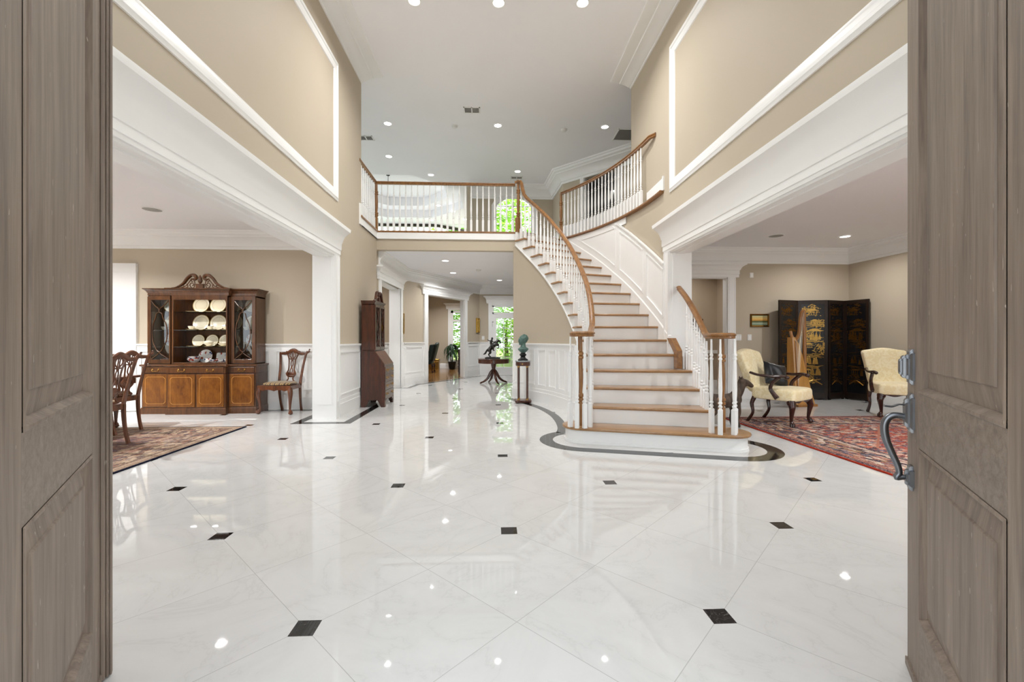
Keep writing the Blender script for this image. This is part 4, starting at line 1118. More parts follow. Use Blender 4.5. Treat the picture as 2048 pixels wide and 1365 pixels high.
# ---------------------------------------------------------------- rugs
def rug_mat(name, hx, hy, edge, border_cols, field_cols, med_cols):
    m = NT(name); c = m.node('ShaderNodeTexCoord'); sp = m.node('ShaderNodeSeparateXYZ'); m.t.links.new(c.outputs['Object'], sp.inputs[0])
    ax = m.math('ABSOLUTE', sp.outputs[0]); ay = m.math('ABSOLUTE', sp.outputs[1])
    e = m.math('MINIMUM', m.math('SUBTRACT', hx, ax), m.math('SUBTRACT', hy, ay))
    def motif(scale, cols, sx=1, sy=1):
        mp = m.node('ShaderNodeMapping'); m.t.links.new(c.outputs['Object'], mp.inputs[0]); mp.inputs['Scale'].default_value = (sx, sy, 1)
        v = m.node('ShaderNodeTexVoronoi'); v.feature = 'F1'; v.distance = 'MANHATTAN'; m.t.links.new(mp.outputs[0], v.inputs['Vector']); v.inputs['Scale'].default_value = scale; v.inputs['Randomness'].default_value = .85
        s3 = m.node('ShaderNodeSeparateColor'); m.t.links.new(v.outputs['Color'], s3.inputs[0])
        n = len(cols); return m.ramp(s3.outputs[0], [(i / n, lin(q)) for i, q in enumerate(cols)], 'CONSTANT')
    bc = motif(27, border_cols, 1, .5); bc2 = motif(85, border_cols); fc = motif(29, field_cols, .55, 1.1); fc2 = motif(95, field_cols); mc = m.mix(.35, motif(34, med_cols, .6, 1.1), motif(120, med_cols))
    bord = m.mix(.28, bc, bc2); field = m.mix(.28, fc, fc2)
    dia = m.math('ADD', m.math('DIVIDE', ax, hx * .62), m.math('DIVIDE', ay, hy * .62))
    field = m.mix(m.math('LESS_THAN', dia, 1.0), field, mc)
    ring = m.math('LESS_THAN', m.math('ABSOLUTE', m.math('SUBTRACT', dia, 1.0)), .014); field = m.mix(ring, field, lin(border_cols[0]))
    col = m.mix(m.math('LESS_THAN', e, .55), field, bord)
    for at, w, cc in ((.56, .025, border_cols[1]), (.50, .02, border_cols[2]), (.13, .025, border_cols[0]), (.09, .02, border_cols[3]), (.05, .03, border_cols[1])):
        col = m.mix(m.math('LESS_THAN', m.math('ABSOLUTE', m.math('SUBTRACT', e, at)), w), col, m.mix(.45, lin(cc), bc2))
    col = m.mix(m.math('LESS_THAN', e, .022), col, lin(edge))
    m.pr(Base_Color=col, Roughness=.95); m.b.inputs['Specular IOR Level'].default_value = .1
    m.bump(m.noise(m.coord('Object'), 220, 2), .35, .004); return m.mat
def rug(label, cx, cy, hx, hy, mat):
    b = MB(); b.box(-hx, hx, -hy, hy, .001, .012)
    o = b.build('area_rug', mat, smooth=0, loc=(cx, cy, 0)); return tag(o, label, 'rug')
rug('brown and rust oriental rug with a navy edge under the dining chairs', -5.31, 3.92, 2.0, 2.05, rug_mat('dining_rug_wool', 2.0, 2.05, '15162a', ['6a564a', '9c8570', '7e5a4c', 'b39f88', '54474a', '8a7a72'], ['6d554c', '84604f', '57484b', '94806e', '4b4046', '7a5a50'], ['a8715a', 'b5866c', '8f5c4a', 'b99d80', '75584f']))
rug('red oriental rug with dark blue and ivory pattern in the living room', 5.24, 4.46, 1.8, 1.9, rug_mat('living_rug_wool', 1.8, 1.9, '9c2f1c', ['a8705e', '3a3644', 'd3c2b2', '8e5246', '2c2a35', 'bd9c8c', '5d5f72', '9c8062', '34303c'], ['ac5440', '9c4636', '38343f', 'd8c6b4', '6a6c80', 'b5664e', 'c7a48e', '302e3a'], ['a84a36', 'b25c46', '5d677e', 'd0b5a0', '9c4030', '37343f']))

# ---------------------------------------------------------------- side chair
def stripe_mat():
    m = NT('striped_silk'); v = m.coord('Object'); sp = m.node('ShaderNodeSeparateXYZ'); m.t.links.new(v, sp.inputs[0])
    f = m.math('FRACT', m.math('MULTIPLY', sp.outputs[0], 13.0))
    c = m.ramp(f, [(0, lin('4a2f17')), (.30, lin('8a6a34')), (.36, lin('d9bd7c')), (.46, lin('5a2f1c')), (.60, lin('a8884a')), (.68, lin('3c3a1f')), (.80, lin('d6b97a')), (.88, lin('5d4220'))], 'CONSTANT')
    m.pr(Base_Color=c, Roughness=.55); m.b.inputs['Sheen Weight'].default_value = .3; return m.mat
M_STRIPE = stripe_mat()
def cabriole(b, x, y, h, ox, oy, r=.03):
    """knee out, ankle in, ball foot; (ox, oy) outward direction"""
    P = [(x, y, h), (x + ox * .012, y + oy * .012, h - .06), (x + ox * .022, y + oy * .022, h * .74), (x + ox * .008, y + oy * .008, h * .5), (x - ox * .004, y - oy * .004, h * .28), (x - ox * .002, y - oy * .002, h * .14), (x + ox * .012, y + oy * .012, .06), (x + ox * .02, y + oy * .02, .03)]
    path = bez(P, 4); b.tube(path, lerps([r * 1.25, r * 1.3, r * 1.15, r * .82, r * .6, r * .55, r * .75, r * .9], len(path)), 10)
    b.ball((x + ox * .022, y + oy * .022, .026), (.034, .034, .026), 12, 8)
    for k in (-.6, 0, .6):
        a = math.atan2(oy, ox) + k; b.tube([(x + ox * .01, y + oy * .01, .07), (x + ox * .02 + .03 * math.cos(a), y + oy * .02 + .03 * math.sin(a), .045), (x + ox * .02 + .036 * math.cos(a), y + oy * .02 + .036 * math.sin(a), .012)], [.009, .010, .007], 6)
def side_chair():
    t = thing('dining_chair', '', 'chair')
    yb = lambda z: .185 + (z - .46) * .17
    for sx in (-1, 1):
        b = MB(); cabriole(b, sx * .255, -.20, .42, sx * .75, -.65, .030); b.build('leg', M_CHAIR, t)
        b = MB(); b.tube(bez([(sx * .185, .175, .44), (sx * .183, .18, .30), (sx * .178, .20, .14), (sx * .172, .235, .0)], 5), lerps([.024, .022, .019, .021], 16), 4, up=(1, 1, 0)); b.build('leg', M_CHAIR, t)
        b = MB(); P = bez([(sx * .190, yb(.42) - .01, .42), (sx * .192, yb(.55) - .008, .55), (sx * .205, yb(.75), .75), (sx * .228, yb(.93) + .006, .93), (sx * .250, yb(.985) + .01, .985)], 5)
        b.tube(P, lerps([.027, .024, .021, .021, .020], len(P)), 8, up=(0, 1, 0), flat=.7); b.build('back_stile', M_CHAIR, t)
    # seat rails
    b = MB()
    F = [(-.285, -.235), (.285, -.235)]; B_ = [(.20, .185), (-.20, .185)]
    b.prism([F[0], F[1], B_[0], B_[1]], .385, .452)
    sc = [(-.27 + .54 * i / 24, -.232, .386 - .020 * (1 - abs(math.cos(PI * 3 * i / 24)))) for i in range(25)]
    b.extr([(-.27, -.232, .39)] + sc + [(.27, -.232, .39)], (0, .02, 0))
    b.build('seat_rail', M_CHAIR, t, smooth=30, bevel=.006)
    # drop-in seat
    b = MB(); rings = []
    for k, z in ((.93, .448), (1.0, .462), (.985, .480), (.90, .494), (.70, .503), (.35, .507), (.02, .508)):
        ring = []
        for (x, y) in [(-.265, -.215), (0, -.222), (.265, -.215), (.235, 0), (.185, .165), (0, .17), (-.185, .165), (-.235, 0)]:
            ring.append((x * k, y * k - .01, z))
        rings.append(ring)
    b.loft(rings); o = b.build('seat', M_STRIPE, t, smooth=60)
    sm = o.modifiers.new('s', 'SUBSURF'); sm.levels = sm.render_levels = 1
    # serpentine crest with ears
    b = MB(); P = []
    for i in range(33):
        x = -.285 + .57 * i / 32; u = abs(x) / .285
        z = .985 + .028 * math.cos(min(u / .5, 1) * PI) * (1 if u < .5 else 1) - (.0 if u < .5 else 0) + (.045 * max(0, (u - .72) / .28) ** 1.5)
        P.append((x, yb(z) + .012 * (u ** 2), z - .012))
    rr = [.014 + .012 * math.exp(-((i - 16) / 6) ** 2) + .004 * math.exp(-((abs(i - 16) - 9) / 3) ** 2) for i in range(33)]
    b.tube(P, rr, 8, flat=1.25, up=(0, 0, 1)); b.ball((0, yb(1.0) - .004, 1.012), (.035, .016, .02))
    for sx in (-1, 1): b.ball((sx * .283, yb(1.0) + .012, 1.012), (.013, .012, .014))
    b.build('crest_rail', M_CHAIR, t)
    # pierced splat
    b = MB()
    def bar(pts, r): 
        Q = bez([(x, yb(z), z) for x, z in pts], 6); b.tube(Q, lerps(r, len(Q)) if hasattr(r, '__len__') else r, 6, flat=.75, up=(0, 1, 0))
    for sx in (-1, 1):
        bar([(sx * .118, .985), (sx * .092, .93), (sx * .062, .85), (sx * .052, .76), (sx * .050, .68), (sx * .072, .625), (sx * .078, .60), (sx * .05, .57)], [.016, .014, .012, .011, .012, .016, .014, .016])
        bar([(sx * .012, .985), (sx * .045, .945), (sx * .05, .905), (sx * .02, .865), (-sx * .012, .82), (-sx * .018, .76), (sx * .010, .70), (sx * .030, .64)], .0085)
        bar([(sx * .02, .985), (sx * .012, .93), (sx * .012, .88), (sx * .004, .84)], .008)
        bar([(sx * .048, .57), (sx * .040, .535), (sx * .050, .505), (sx * .085, .47)], [.013, .011, .012, .016])
    bar([(-.05, .855), (0, .850), (.05, .855)], .008)
    b.ball((0, yb(.60), .605), (.072, .013, .040)); b.ball((0, yb(.57), .57), (.055, .013, .022)); bar([(-.09, .475), (0, .472), (.09, .475)], .014)
    b.ball((0, yb(.835), .835), (.018, .011, .018))
    b.build('splat', M_CHAIR, t); return t
GC = 'carved dining chairs with striped seats'
ch = side_chair(); ch.location = (-3.41, 7.19, 0); ch.rotation_euler = (0, 0, R(-9)); tag(ch, 'carved dining chair with a striped seat against the wainscot beside the china cabinet', 'chair', GC)
c2 = dup(ch, None, (-4.30, 4.84, .0125), R(-86), 'nearest dining chair on the brown rug, half hidden by the left front door', GC)
c3 = dup(ch, None, (-4.80, 5.66, .0125), R(-96), 'second dining chair on the brown rug, in front of the china cabinet', GC)

# dining table
t = thing('dining_table', 'dark mahogany dining table between the chairs at the left edge', 'table', (-5.38, 4.83, .0125))
b = MB(); rings = []
def rrect(hx, hy, r, z, n=5):
    out = []
    for cx, cy, a in ((hx - r, hy - r, 0), (-hx + r, hy - r, 90), (-hx + r, -hy + r, 180), (hx - r, -hy + r, 270)):
        for i in range(n + 1): out.append((cx + r * math.cos(R(a + 90 * i / n)), cy + r * math.sin(R(a + 90 * i / n)), z))
    return out
for e, z in ((.02, .70), (.0, .708), (0, .722), (.012, .73)): rings.append(rrect(.72 - e, 1.22 - e, .12, z - .035))
b.loft(rings); b.build('table_top', M_MAHO, t, smooth=35)
b = MB(); b.loft([rrect(.66, 1.16, .08, .59), rrect(.66, 1.16, .08, .665)]); b.build('apron', M_MAHO, t, smooth=35)
for yy in (-.62, .62):
    b = MB(); b.lathe([(.05, .25), (.07, .28), (.05, .32), (.045, .45), (.06, .52), (.05, .56), (.09, .59)], (0, yy, 0), 16)
    for a in (45, 135, 225, 315):
        dx, dy = math.cos(R(a)), math.sin(R(a)); P = bez([(.03 * dx, yy + .03 * dy, .30), (.16 * dx, yy + .16 * dy, .24), (.28 * dx, yy + .28 * dy, .08), (.36 * dx, yy + .36 * dy, .02)], 5); b.tube(P, lerps([.035, .03, .024, .02], len(P)), 8)
    b.build('pedestal', M_MAHO, t)

# ---------------------------------------------------------------- upholstered armchairs
def damask(name, c, c2):
    m = NT(name); v = m.coord('Object'); n = m.noise(v, 16, 3, .5, 1.5)
    m.pr(Base_Color=m.ramp(n, [(.46, lin(c)), (.54, lin(c2))]), Roughness=.8); m.b.inputs['Sheen Weight'].default_value = .2; return m.mat
M_CREAM = damask('cream_damask', 'f5e8c4', 'eddcae')
def cushion(b, prof_rings):
    b.loft(prof_rings)
def armchair():
    t = thing('armchair', '', 'armchair')
    # seat: rounded block
    b = MB(); rings = []
    for k, z in ((.95, .335), (.99, .345), (1, .38), (1, .44), (.985, .475), (.93, .495), (.75, .506), (.4, .51)):
        ring = []
        for (x, y) in ((-.318, -.30), (-.30, -.335), (-.10, -.35), (.10, -.35), (.30, -.335), (.318, -.30), (.31, -.1), (.285, .22), (.26, .25), (-.26, .25), (-.285, .22), (-.31, -.1)): ring.append((x * k, y * k, z))
        rings.append(ring)
    b.loft(rings); o = b.build('seat', M_CREAM, t, smooth=60); q = o.modifiers.new('s', 'SUBSURF'); q.levels = q.render_levels = 2
    # raked back
    b = MB(); rings = []
    lean = lambda z: .20 + (z - .40) * .34
    outline = [(-.25, .40), (-.262, .55), (-.275, .75), (-.292, .90), (-.298, .965), (-.275, .995), (-.20, 1.002), (-.11, 1.022), (0, 1.04), (.11, 1.022), (.20, 1.002), (.275, .995), (.298, .965), (.292, .90), (.275, .75), (.262, .55), (.25, .40), (0, .39)]
    cz = .70
    for k, off in ((.55, -.046), (.90, -.038), (.985, -.022), (1.0, .01), (1.0, .055), (.985, .082), (.92, .09)):
        rings.append([(x * k, lean(cz + (z - cz) * k) + off, cz + (z - cz) * k) for x, z in outline])
    b.loft(rings); o = b.build('backrest', M_CREAM, t, smooth=60); q = o.modifiers.new('s', 'SUBSURF'); q.levels = q.render_levels = 2
    for sx in (-1, 1):
        b = MB(); cabriole(b, sx * .275, -.285, .35, sx * .7, -.7, .034); b.ball((sx * .27, -.28, .325), (.055, .055, .05)); b.build('leg', M_DARKMAHO, t)
        b = MB(); P = bez([(sx * .245, .20, .36), (sx * .25, .235, .26), (sx * .245, .225, .13), (sx * .25, .30, .0)], 5); b.tube(P, lerps([.034, .028, .02, .024], len(P)), 8); b.build('leg', M_DARKMAHO, t)
        b = MB()
        P = bez([(sx * .285, .24, .70), (sx * .315, .12, .675), (sx * .335, -.06, .665), (sx * .330, -.18, .672), (sx * .325, -.235, .665)], 6)
        b.tube(P, lerps([.024, .023, .026, .031, .028], len(P)), 8, flat=.8, up=(0, 0, 1)); b.ball((sx * .325, -.25, .66), (.026, .035, .026))
        P = bez([(sx * .335, -.16, .66), (sx * .328, -.115, .62), (sx * .322, -.06, .56), (sx * .318, -.045, .49), (sx * .318, -.09, .42), (sx * .318, -.13, .37)], 6)
        b.tube(P, lerps([.026, .024, .023, .025, .030, .036], len(P)), 8); b.build('armrest', M_DARKMAHO, t)
    b = MB(); sc = []
    for i in range(21):
        x = -.25 + .5 * i / 20; sc.append((x, -.318, .322 + .012 * math.cos(2 * PI * 2 * i / 20)))
    b.extr([(-.25, -.318, .345)] + sc + [(.25, -.318, .345)], (0, .02, 0)); b.build('front_rail', M_DARKMAHO, t, smooth=30)
    return t
GA = 'cream armchairs on the red rug'
a1 = armchair(); a1.location = (4.03, 5.95, .0125); a1.rotation_euler = (0, 0, R(33)); tag(a1, 'cream armchair with a black cushion on it, next to the wooden horse', 'armchair', GA)
a2 = dup(a1, None, (6.22, 6.42, .0125), R(-24), 'cream armchair in front of the folding screen, half hidden by the right front door', GA)
# black cushion leaning on the first chair
M_SATIN = paint('black_satin', '14151a', .38, .1, 6, .5)
cu = thing('throw_cushion', 'black satin cushion leaning in the cream armchair', 'cushion', (4.03, 5.95, .0125), R(33))
b = MB(); n = 14; front = []; rings = []
for side in (1, -1):
    pts = []
    for i in range(n + 1):
        row = []
        for j in range(n + 1):
            u, v = -1 + 2 * i / n, -1 + 2 * j / n
            th = .075 * (1 - u ** 4) ** .6 * (1 - v ** 4) ** .6 + .012 * math.sin(5 * u + 3 * v) * (1 - u * u) * (1 - v * v)
            px = u * .175 * (1 - .10 * (1 - abs(v)) * 1); pz = v * .175 * (1 - .10 * (1 - abs(u)) * 1)
            row.append((px, side * th, pz))
        pts.append(row)
    vs = [p for r_ in pts for p in r_]; fs = [(i * (n + 1) + j, (i + 1) * (n + 1) + j, (i + 1) * (n + 1) + j + 1, i * (n + 1) + j + 1) for i in range(n) for j in range(n)]
    b.add(vs, fs)
Mx = Matrix.Translation((.06, .055, .665)) @ Matrix.Rotation(R(-24), 4, 'Z') @ Matrix.Rotation(R(-24), 4, 'X') @ Matrix.Rotation(R(14), 4, 'Y')
b.v = [tuple(Mx @ Vector(p)) for p in b.v]; b.build('cushion', M_SATIN, cu, smooth=80)
# ---------------------------------------------------------------- china cabinet
CX, CYB = -4.67, 7.455
cab = thing('china_cabinet', 'walnut breakfront china cabinet with a scrolled pediment against the dining room wall', 'cabinet', (CX, CYB, 0))
def plan(hw, dc, ds, hc=.45): return [(-hw, 0), (-hw, -ds), (-hc, -ds), (-hc, -dc), (hc, -dc), (hc, -ds), (hw, -ds), (hw, 0)]
def grow(pl, e):
    out = []; n = len(pl)
    for i, p in enumerate(pl):
        a, q, c = Vector(pl[i - 1]), Vector(p), Vector(pl[(i + 1) % n])
        t0 = (q - a).normalized(); t1 = (c - q).normalized(); n0 = Vector((-t0.y, t0.x)); n1 = Vector((-t1.y, t1.x)); m = (n0 + n1); m = m / max(m.dot(n0), .3)
        out.append(tuple(q - m * e))
    return [(x, min(y, 0)) for x, y in out]
def stack(b, pl, levels):
    b.loft([[(x, y, z) for x, y in grow(pl, e)] for e, z in levels])
BP = plan(.88, .43, .36); UPn = plan(.845, .35, .28)
b = MB(); stack(b, BP, [(.012, 0), (.012, .085), (.006, .10), (0, .105), (0, .745), (.004, .75)]); b.build('base_cabinet', M_CAB, cab, smooth=20)
b = MB(); stack(b, BP, [(.004, .75), (.02, .758), (.024, .768), (.024, .78), (.016, .786)]); b.build('counter', M_CAB, cab, smooth=20)
b = MB(); stack(b, BP, [(.006, .640), (.006, .646)]); b.build('base_bead', M_DARKMAHO, cab, smooth=20)
def inlay(b, x0, x1, z0, z1, y, c=.035, w=.006):
    P = [(x0 + c, z0), (x1 - c, z0), (x1 - c * .4, z0 + c * .4), (x1, z0 + c), (x1, z1 - c), (x1 - c * .4, z1 - c * .4), (x1 - c, z1), (x0 + c, z1), (x0 + c * .4, z1 - c * .4), (x0, z1 - c), (x0, z0 + c), (x0 + c * .4, z0 + c * .4)]
    n = len(P); cx, cz = (x0 + x1) / 2, (z0 + z1) / 2; k = 1 - 2 * w / (x1 - x0); kz = 1 - 2 * w / (z1 - z0)
    rings = []
    for x, z in P: rings.append([(x, y, z), (cx + (x - cx) * k, y, cz + (z - cz) * kz), (cx + (x - cx) * k, y - .001, cz + (z - cz) * kz), (x, y - .001, z)])
    b.loft(rings, loop=True)
M_INLAY = paint('boxwood_inlay', 'b5803c', .35, .05)
def bail(t, x, y, z):
    b = MB()
    for s in (-1, 1): b.lathe([(.013, 0), (.011, .004), (.004, .008), (.004, .014), (0, .015)], (x + s * .045, y, z), 10, M=Matrix.Rotation(R(90), 4, 'X'))
    b.tube(bez([(x - .045, y - .012, z), (x - .05, y - .014, z - .014), (x - .025, y - .016, z - .030), (x, y - .017, z - .024), (x + .025, y - .016, z - .030), (x + .05, y - .014, z - .014), (x + .045, y - .012, z)], 4), .0042, 6)
    b.build('pull', M_BRASS, t)
for x0, x1, yf in ((-.87, -.46, -.36), (-.44, -.003, -.43), (.003, .44, -.43), (.46, .87, -.36)):
    b = MB(); b.box(x0 + .012, x1 - .012, yf - .012, yf - .0005, .115, .632); d = b.build('door', M_CABDOOR, cab, smooth=0, bevel=.003)
    b = MB(); inlay(b, x0 + .05, x1 - .05, .16, .59, yf - .0125); b.build('inlay_line', M_INLAY, d, smooth=0)
for x0, x1, yf in ((-.87, -.46, -.36), (-.44, .44, -.43), (.46, .87, -.36)):
    b = MB(); b.box(x0 + .012, x1 - .012, yf - .010, yf - .0005, .655, .742); d = b.build('drawer', M_CAB, cab, smooth=0, bevel=.003)
    for px in ([(x0 + x1) / 2] if x1 - x0 < .6 else [-.22, .22]): bail(d, px, yf - .010, .705)
# upper case: back, ends, partitions, top
b = MB(); b.box(-.845, .845, -.02, 0, .786, 1.9); b.build('back_panel', M_CAB, cab, smooth=0)
b = MB()
for s in (-1, 1):
    b.box(*sorted((s * .845, s * .825)), -.28, -.02, .786, 1.88); b.box(*sorted((s * .45, s * .432)), -.35, -.02, .786, 1.88)
b.box(-.845, -.45, -.28, -.02, 1.86, 1.90); b.box(.45, .845, -.28, -.02, 1.86, 1.90); b.box(-.45, .45, -.35, -.02, 1.86, 1.90)
b.box(-.845, -.45, -.28, -.02, .787, .80); b.box(.45, .845, -.28, -.02, .787, .80); b.box(-.45, .45, -.35, -.02, .787, .80)
b.build('upper_case', M_CAB, cab, smooth=0)
b = MB(); b.box(-.45, -.408, -.35, -.335, .80, 1.86); b.box(.408, .45, -.35, -.335, .80, 1.86); b.box(-.408, .408, -.35, -.335, 1.815, 1.86); b.box(-.408, .408, -.352, -.335, .80, .815); b.build('face_frame', M_CAB, cab, smooth=0, bevel=.002)
b = MB(); stack(b, UPn, [(0, 1.885), (.006, 1.89), (.004, 1.925), (.012, 1.935), (.02, 1.955), (.045, 1.98), (.055, 1.985), (.055, 1.998), (.0, 1.999)]); b.build('cornice', M_CAB, cab, smooth=20)
for z in (1.065, 1.335, 1.625):
    b = MB(); b.box(-.430, .430, -.325, -.022, z - .008, z); b.build('glass_shelf', M_BEVGLASS, cab, smooth=0)
    for s in (-1, 1):
        b = MB(); b.box(*sorted((s * .822, s * .452)), -.265, -.022, z - .008, z); b.build('glass_shelf', M_BEVGLASS, cab, smooth=0)
# side doors with curved lattice
for s in (-1, 1):
    x0, x1 = sorted((s * .456, s * .840)); cx = (x0 + x1) / 2
    b = MB(); w = .052
    b.box(x0, x0 + w, -.302, -.281, .80, 1.87); b.box(x1 - w, x1, -.302, -.281, .80, 1.87); b.box(x0 + w, x1 - w, -.302, -.281, 1.815, 1.87); b.box(x0 + w, x1 - w, -.302, -.281, .80, .86)
    d = b.build('glass_door', M_CAB, cab, smooth=0, bevel=.002)
    b = MB(); nx, nz = 10, 20; vs = []; a0, a1 = x0 + w, x1 - w
    for j in range(nz + 1):
        for i in range(nx + 1):
            u, v = 2 * i / nx - 1, 2 * j / nz - 1
            vs.append((a0 + (a1 - a0) * i / nx, -.292 - .022 * (1 - u * u) * (1 - v ** 4), .86 + .955 * j / nz))
    b.add(vs, [(j * (nx + 1) + i, j * (nx + 1) + i + 1, (j + 1) * (nx + 1) + i + 1, (j + 1) * (nx + 1) + i) for i in range(nx) for j in range(nz)])
    b.build('pane', M_BUBBLE, d, smooth=80)
    b = MB(); yy = -.317
    def lat(pts, lp=False): b.tube(bez([(cx + x * .135, -.300 - .018 * (1 - x * x) * (1 - (2 * (z - .86) / .955 - 1) ** 4), z) for x, z in pts], 6), .0065, 6)
    lat([(0, 1.62), (-.30, 1.595), (-.42, 1.53), (-.75, 1.42), (-.85, 1.28), (-.75, 1.15), (-.42, 1.05), (-.22, 1.0), (0, .985)]); lat([(0, 1.62), (.30, 1.595), (.42, 1.53), (.75, 1.42), (.85, 1.28), (.75, 1.15), (.42, 1.05), (.22, 1.0), (0, .985)])
    for q in (-1, 1):
        lat([(0, 1.625), (q * .12, 1.68), (q * .5, 1.72), (q * .98, 1.80)]); lat([(0, .985), (q * .15, .95), (q * .55, .91), (q * .98, .865)])
    b.build('lattice', M_CAB, d)
# broken scroll pediment
def scroll_side(s):
    b = MB(); top = bez([(.445, 0, 2.00), (.36, 0, 2.015), (.26, 0, 2.075), (.20, 0, 2.155), (.14, 0, 2.205), (.085, 0, 2.205), (.062, 0, 2.17), (.075, 0, 2.14), (.10, 0, 2.135), (.112, 0, 2.155)], 5)
    b.tube([(s * p.x, -.335, p.z) for p in top], lerps([.010, .016, .022, .024, .026, .028, .024, .018, .014, .012], len(top)), 8, flat=1.3, up=(0, 1, 0))
    b.build('scroll', M_CAB, cab)
    b = MB()      # pierced fretwork below the scroll
    for pts in ([(.30, 2.01), (.22, 2.04), (.17, 2.10), (.13, 2.16)], [(.13, 2.005), (.16, 2.05), (.13, 2.085), (.10, 2.06), (.12, 2.04)], [(.22, 2.005), (.19, 2.03), (.21, 2.07)], [(.11, 2.10), (.14, 2.12), (.12, 2.15)], [(.28, 2.005), (.25, 2.03), (.26, 2.05)], [(.10, 2.003), (.085, 2.05), (.085, 2.10), (.10, 2.13)]):
        b.tube(bez([(s * x, -.335, z) for x, z in pts], 5), .007, 6)
    b.tube([(s * .10, -.335, 2.004), (s * .43, -.335, 2.004)], .009, 6); b.build('fretwork', M_CAB, cab)
scroll_side(1); scroll_side(-1)
b = MB(); b.box(-.055, .055, -.36, -.31, 1.999, 2.06); b.box(-.065, .065, -.365, -.305, 2.055, 2.068); b.lathe([(.022, 2.068), (.016, 2.08), (.030, 2.10), (.034, 2.125), (.026, 2.165), (.010, 2.20), (0, 2.215)], (0, -.335, 0), 12); b.build('finial', M_CAB, cab, smooth=40)
# cabinet lights
L = bpy.data.lights.new('cabinet_lamp', 'AREA'); L.shape = 'RECTANGLE'; L.size = .6; L.size_y = .03; L.energy = .4; L.color = (1, .9, .72)
lo = bpy.data.objects.new('cabinet_lamp', L); COL.objects.link(lo); lo.parent = cab; lo.location = (0, -.32, 1.848)
for x in (-.17, .17):
    b = MB(); b.lathe([(0, 1.845), (.04, 1.846), (.045, 1.855), (.045, 1.86)], (x, -.24, 0), 16, cap=False); b.build('puck_light', M_LAMP, cab)

# ---------------------------------------------------------------- china
def china_mat():
    m = NT('gilt_rim_porcelain'); c = m.node('ShaderNodeTexCoord'); sp = m.node('ShaderNodeSeparateXYZ'); m.t.links.new(c.outputs['Object'], sp.inputs[0])
    r = m.math('SQRT', m.math('ADD', m.math('POWER', sp.outputs[0], 2), m.math('POWER', sp.outputs[1], 2)))
    a = m.math('LESS_THAN', m.math('ABSOLUTE', m.math('SUBTRACT', r, .134)), .004); q = m.math('LESS_THAN', m.math('ABSOLUTE', m.math('SUBTRACT', r, .096)), .0015)
    col = m.mix(m.math('MAXIMUM', a, q), lin('efe7d0'), lin('a5873f')); m.pr(Base_Color=col, Roughness=.15); return m.mat
M_CHINA = china_mat()
def imari_mat():
    m = NT('imari_porcelain'); v = m.node('ShaderNodeTexVoronoi'); m.set(v.inputs['Vector'], m.coord('Object')); v.inputs['Scale'].default_value = 30
    s3 = m.node('ShaderNodeSeparateColor'); m.t.links.new(v.outputs['Color'], s3.inputs[0])
    m.pr(Base_Color=m.ramp(s3.outputs[0], [(0, lin('e9e6e0')), (.42, lin('2f3f6b')), (.58, lin('e4e2de')), (.78, lin('a84a36')), (.88, lin('c9cdd6'))], 'CONSTANT'), Roughness=.15); return m.mat
M_IMARI = imari_mat()
def lathe_obj(name, prof, mat, seg=32): 
    b = MB(); b.lathe(prof, seg=seg); return b.build(name, mat, None, smooth=50)
PLATE = [(0, 0), (.085, 0), (.09, .004), (.10, .008), (.137, .016), (.138, .019), (.10, .0125), (.085, .008), (0, .007)]
CUP = [(0, 0), (.022, 0), (.024, .006), (.03, .012), (.042, .03), (.048, .05), (.049, .055), (.046, .055), (.04, .03), (.028, .014), (0, .010)]
BOWL = [(0, 0), (.035, 0), (.037, .008), (.06, .02), (.085, .045), (.095, .065), (.096, .068), (.092, .068), (.08, .045), (.055, .024), (0, .014)]
proto = {'plate': lathe_obj('plate', PLATE, M_CHINA), 'cup': lathe_obj('teacup', CUP, M_CHINA), 'bowl': lathe_obj('bowl', BOWL, M_IMARI), 'iplate': lathe_obj('plate', PLATE, M_IMARI)}
b = MB(); b.tube(bez([(.046, 0, .046), (.068, 0, .042), (.070, 0, .025), (.04, 0, .016)], 5), .0035, 6); b.build('cup_handle', M_CHINA, proto['cup'])
used = set()
def put(kind, x, y, z, label, group, rot=(0, 0, 0), sc=1.0):
    o = proto[kind]
    if kind in used: o = dup(o)
    used.add(kind)
    o.location = (CX + x, CYB + y, z); o.rotation_euler = rot; o.scale = (sc, sc, sc)
    tag(o, label, {'iplate': 'plate', 'plate': 'plate', 'cup': 'cup', 'bowl': 'bowl'}[kind], group); return o
UPR = (R(78), 0, 0)
GP, GF, GCU, GI = 'standing cream plates in the china cabinet', 'flat cream plates in the china cabinet', 'cream teacups in the china cabinet', 'patterned porcelain in the china cabinet'
pos = ['left', 'middle', 'right']
for row, z, sc, nm in ((0, 1.626, .96, 'top shelf'), (1, 1.336, .96, 'second shelf')):
    for i, x in enumerate((-.14, .135, .40 - .0)):
        put('plate', x, -.085, z + .134 * sc - .004, f'cream gold-rimmed plate standing on the cabinet {nm}, {pos[i]} of three', GP, UPR, sc)
    for i, x in enumerate((-.20, .09, .34)):
        put('plate', x, -.225, z + .001, f'cream plate lying flat on the cabinet {nm}, {pos[i]} of three', GF, (0, 0, 0), .66)
        if row == 1: put('cup', x - .01, -.225, z + .008, f'cream teacup on the cabinet second shelf, {pos[i]} of three', GCU, (0, 0, R(20)))
for i, x in enumerate((-.185, .035, .245, .395)):
    put('plate', x, -.085, 1.066 + .134 * .74 - .003, f'small cream plate standing on the cabinet third shelf, number {i + 1} from the left', GP, UPR, .74)
for i, x in enumerate((-.19, .06, .29)):
    put('plate', x, -.22, 1.067, f'shallow cream dish on the cabinet third shelf, {pos[i]} of three', GF, (0, 0, 0), .68)
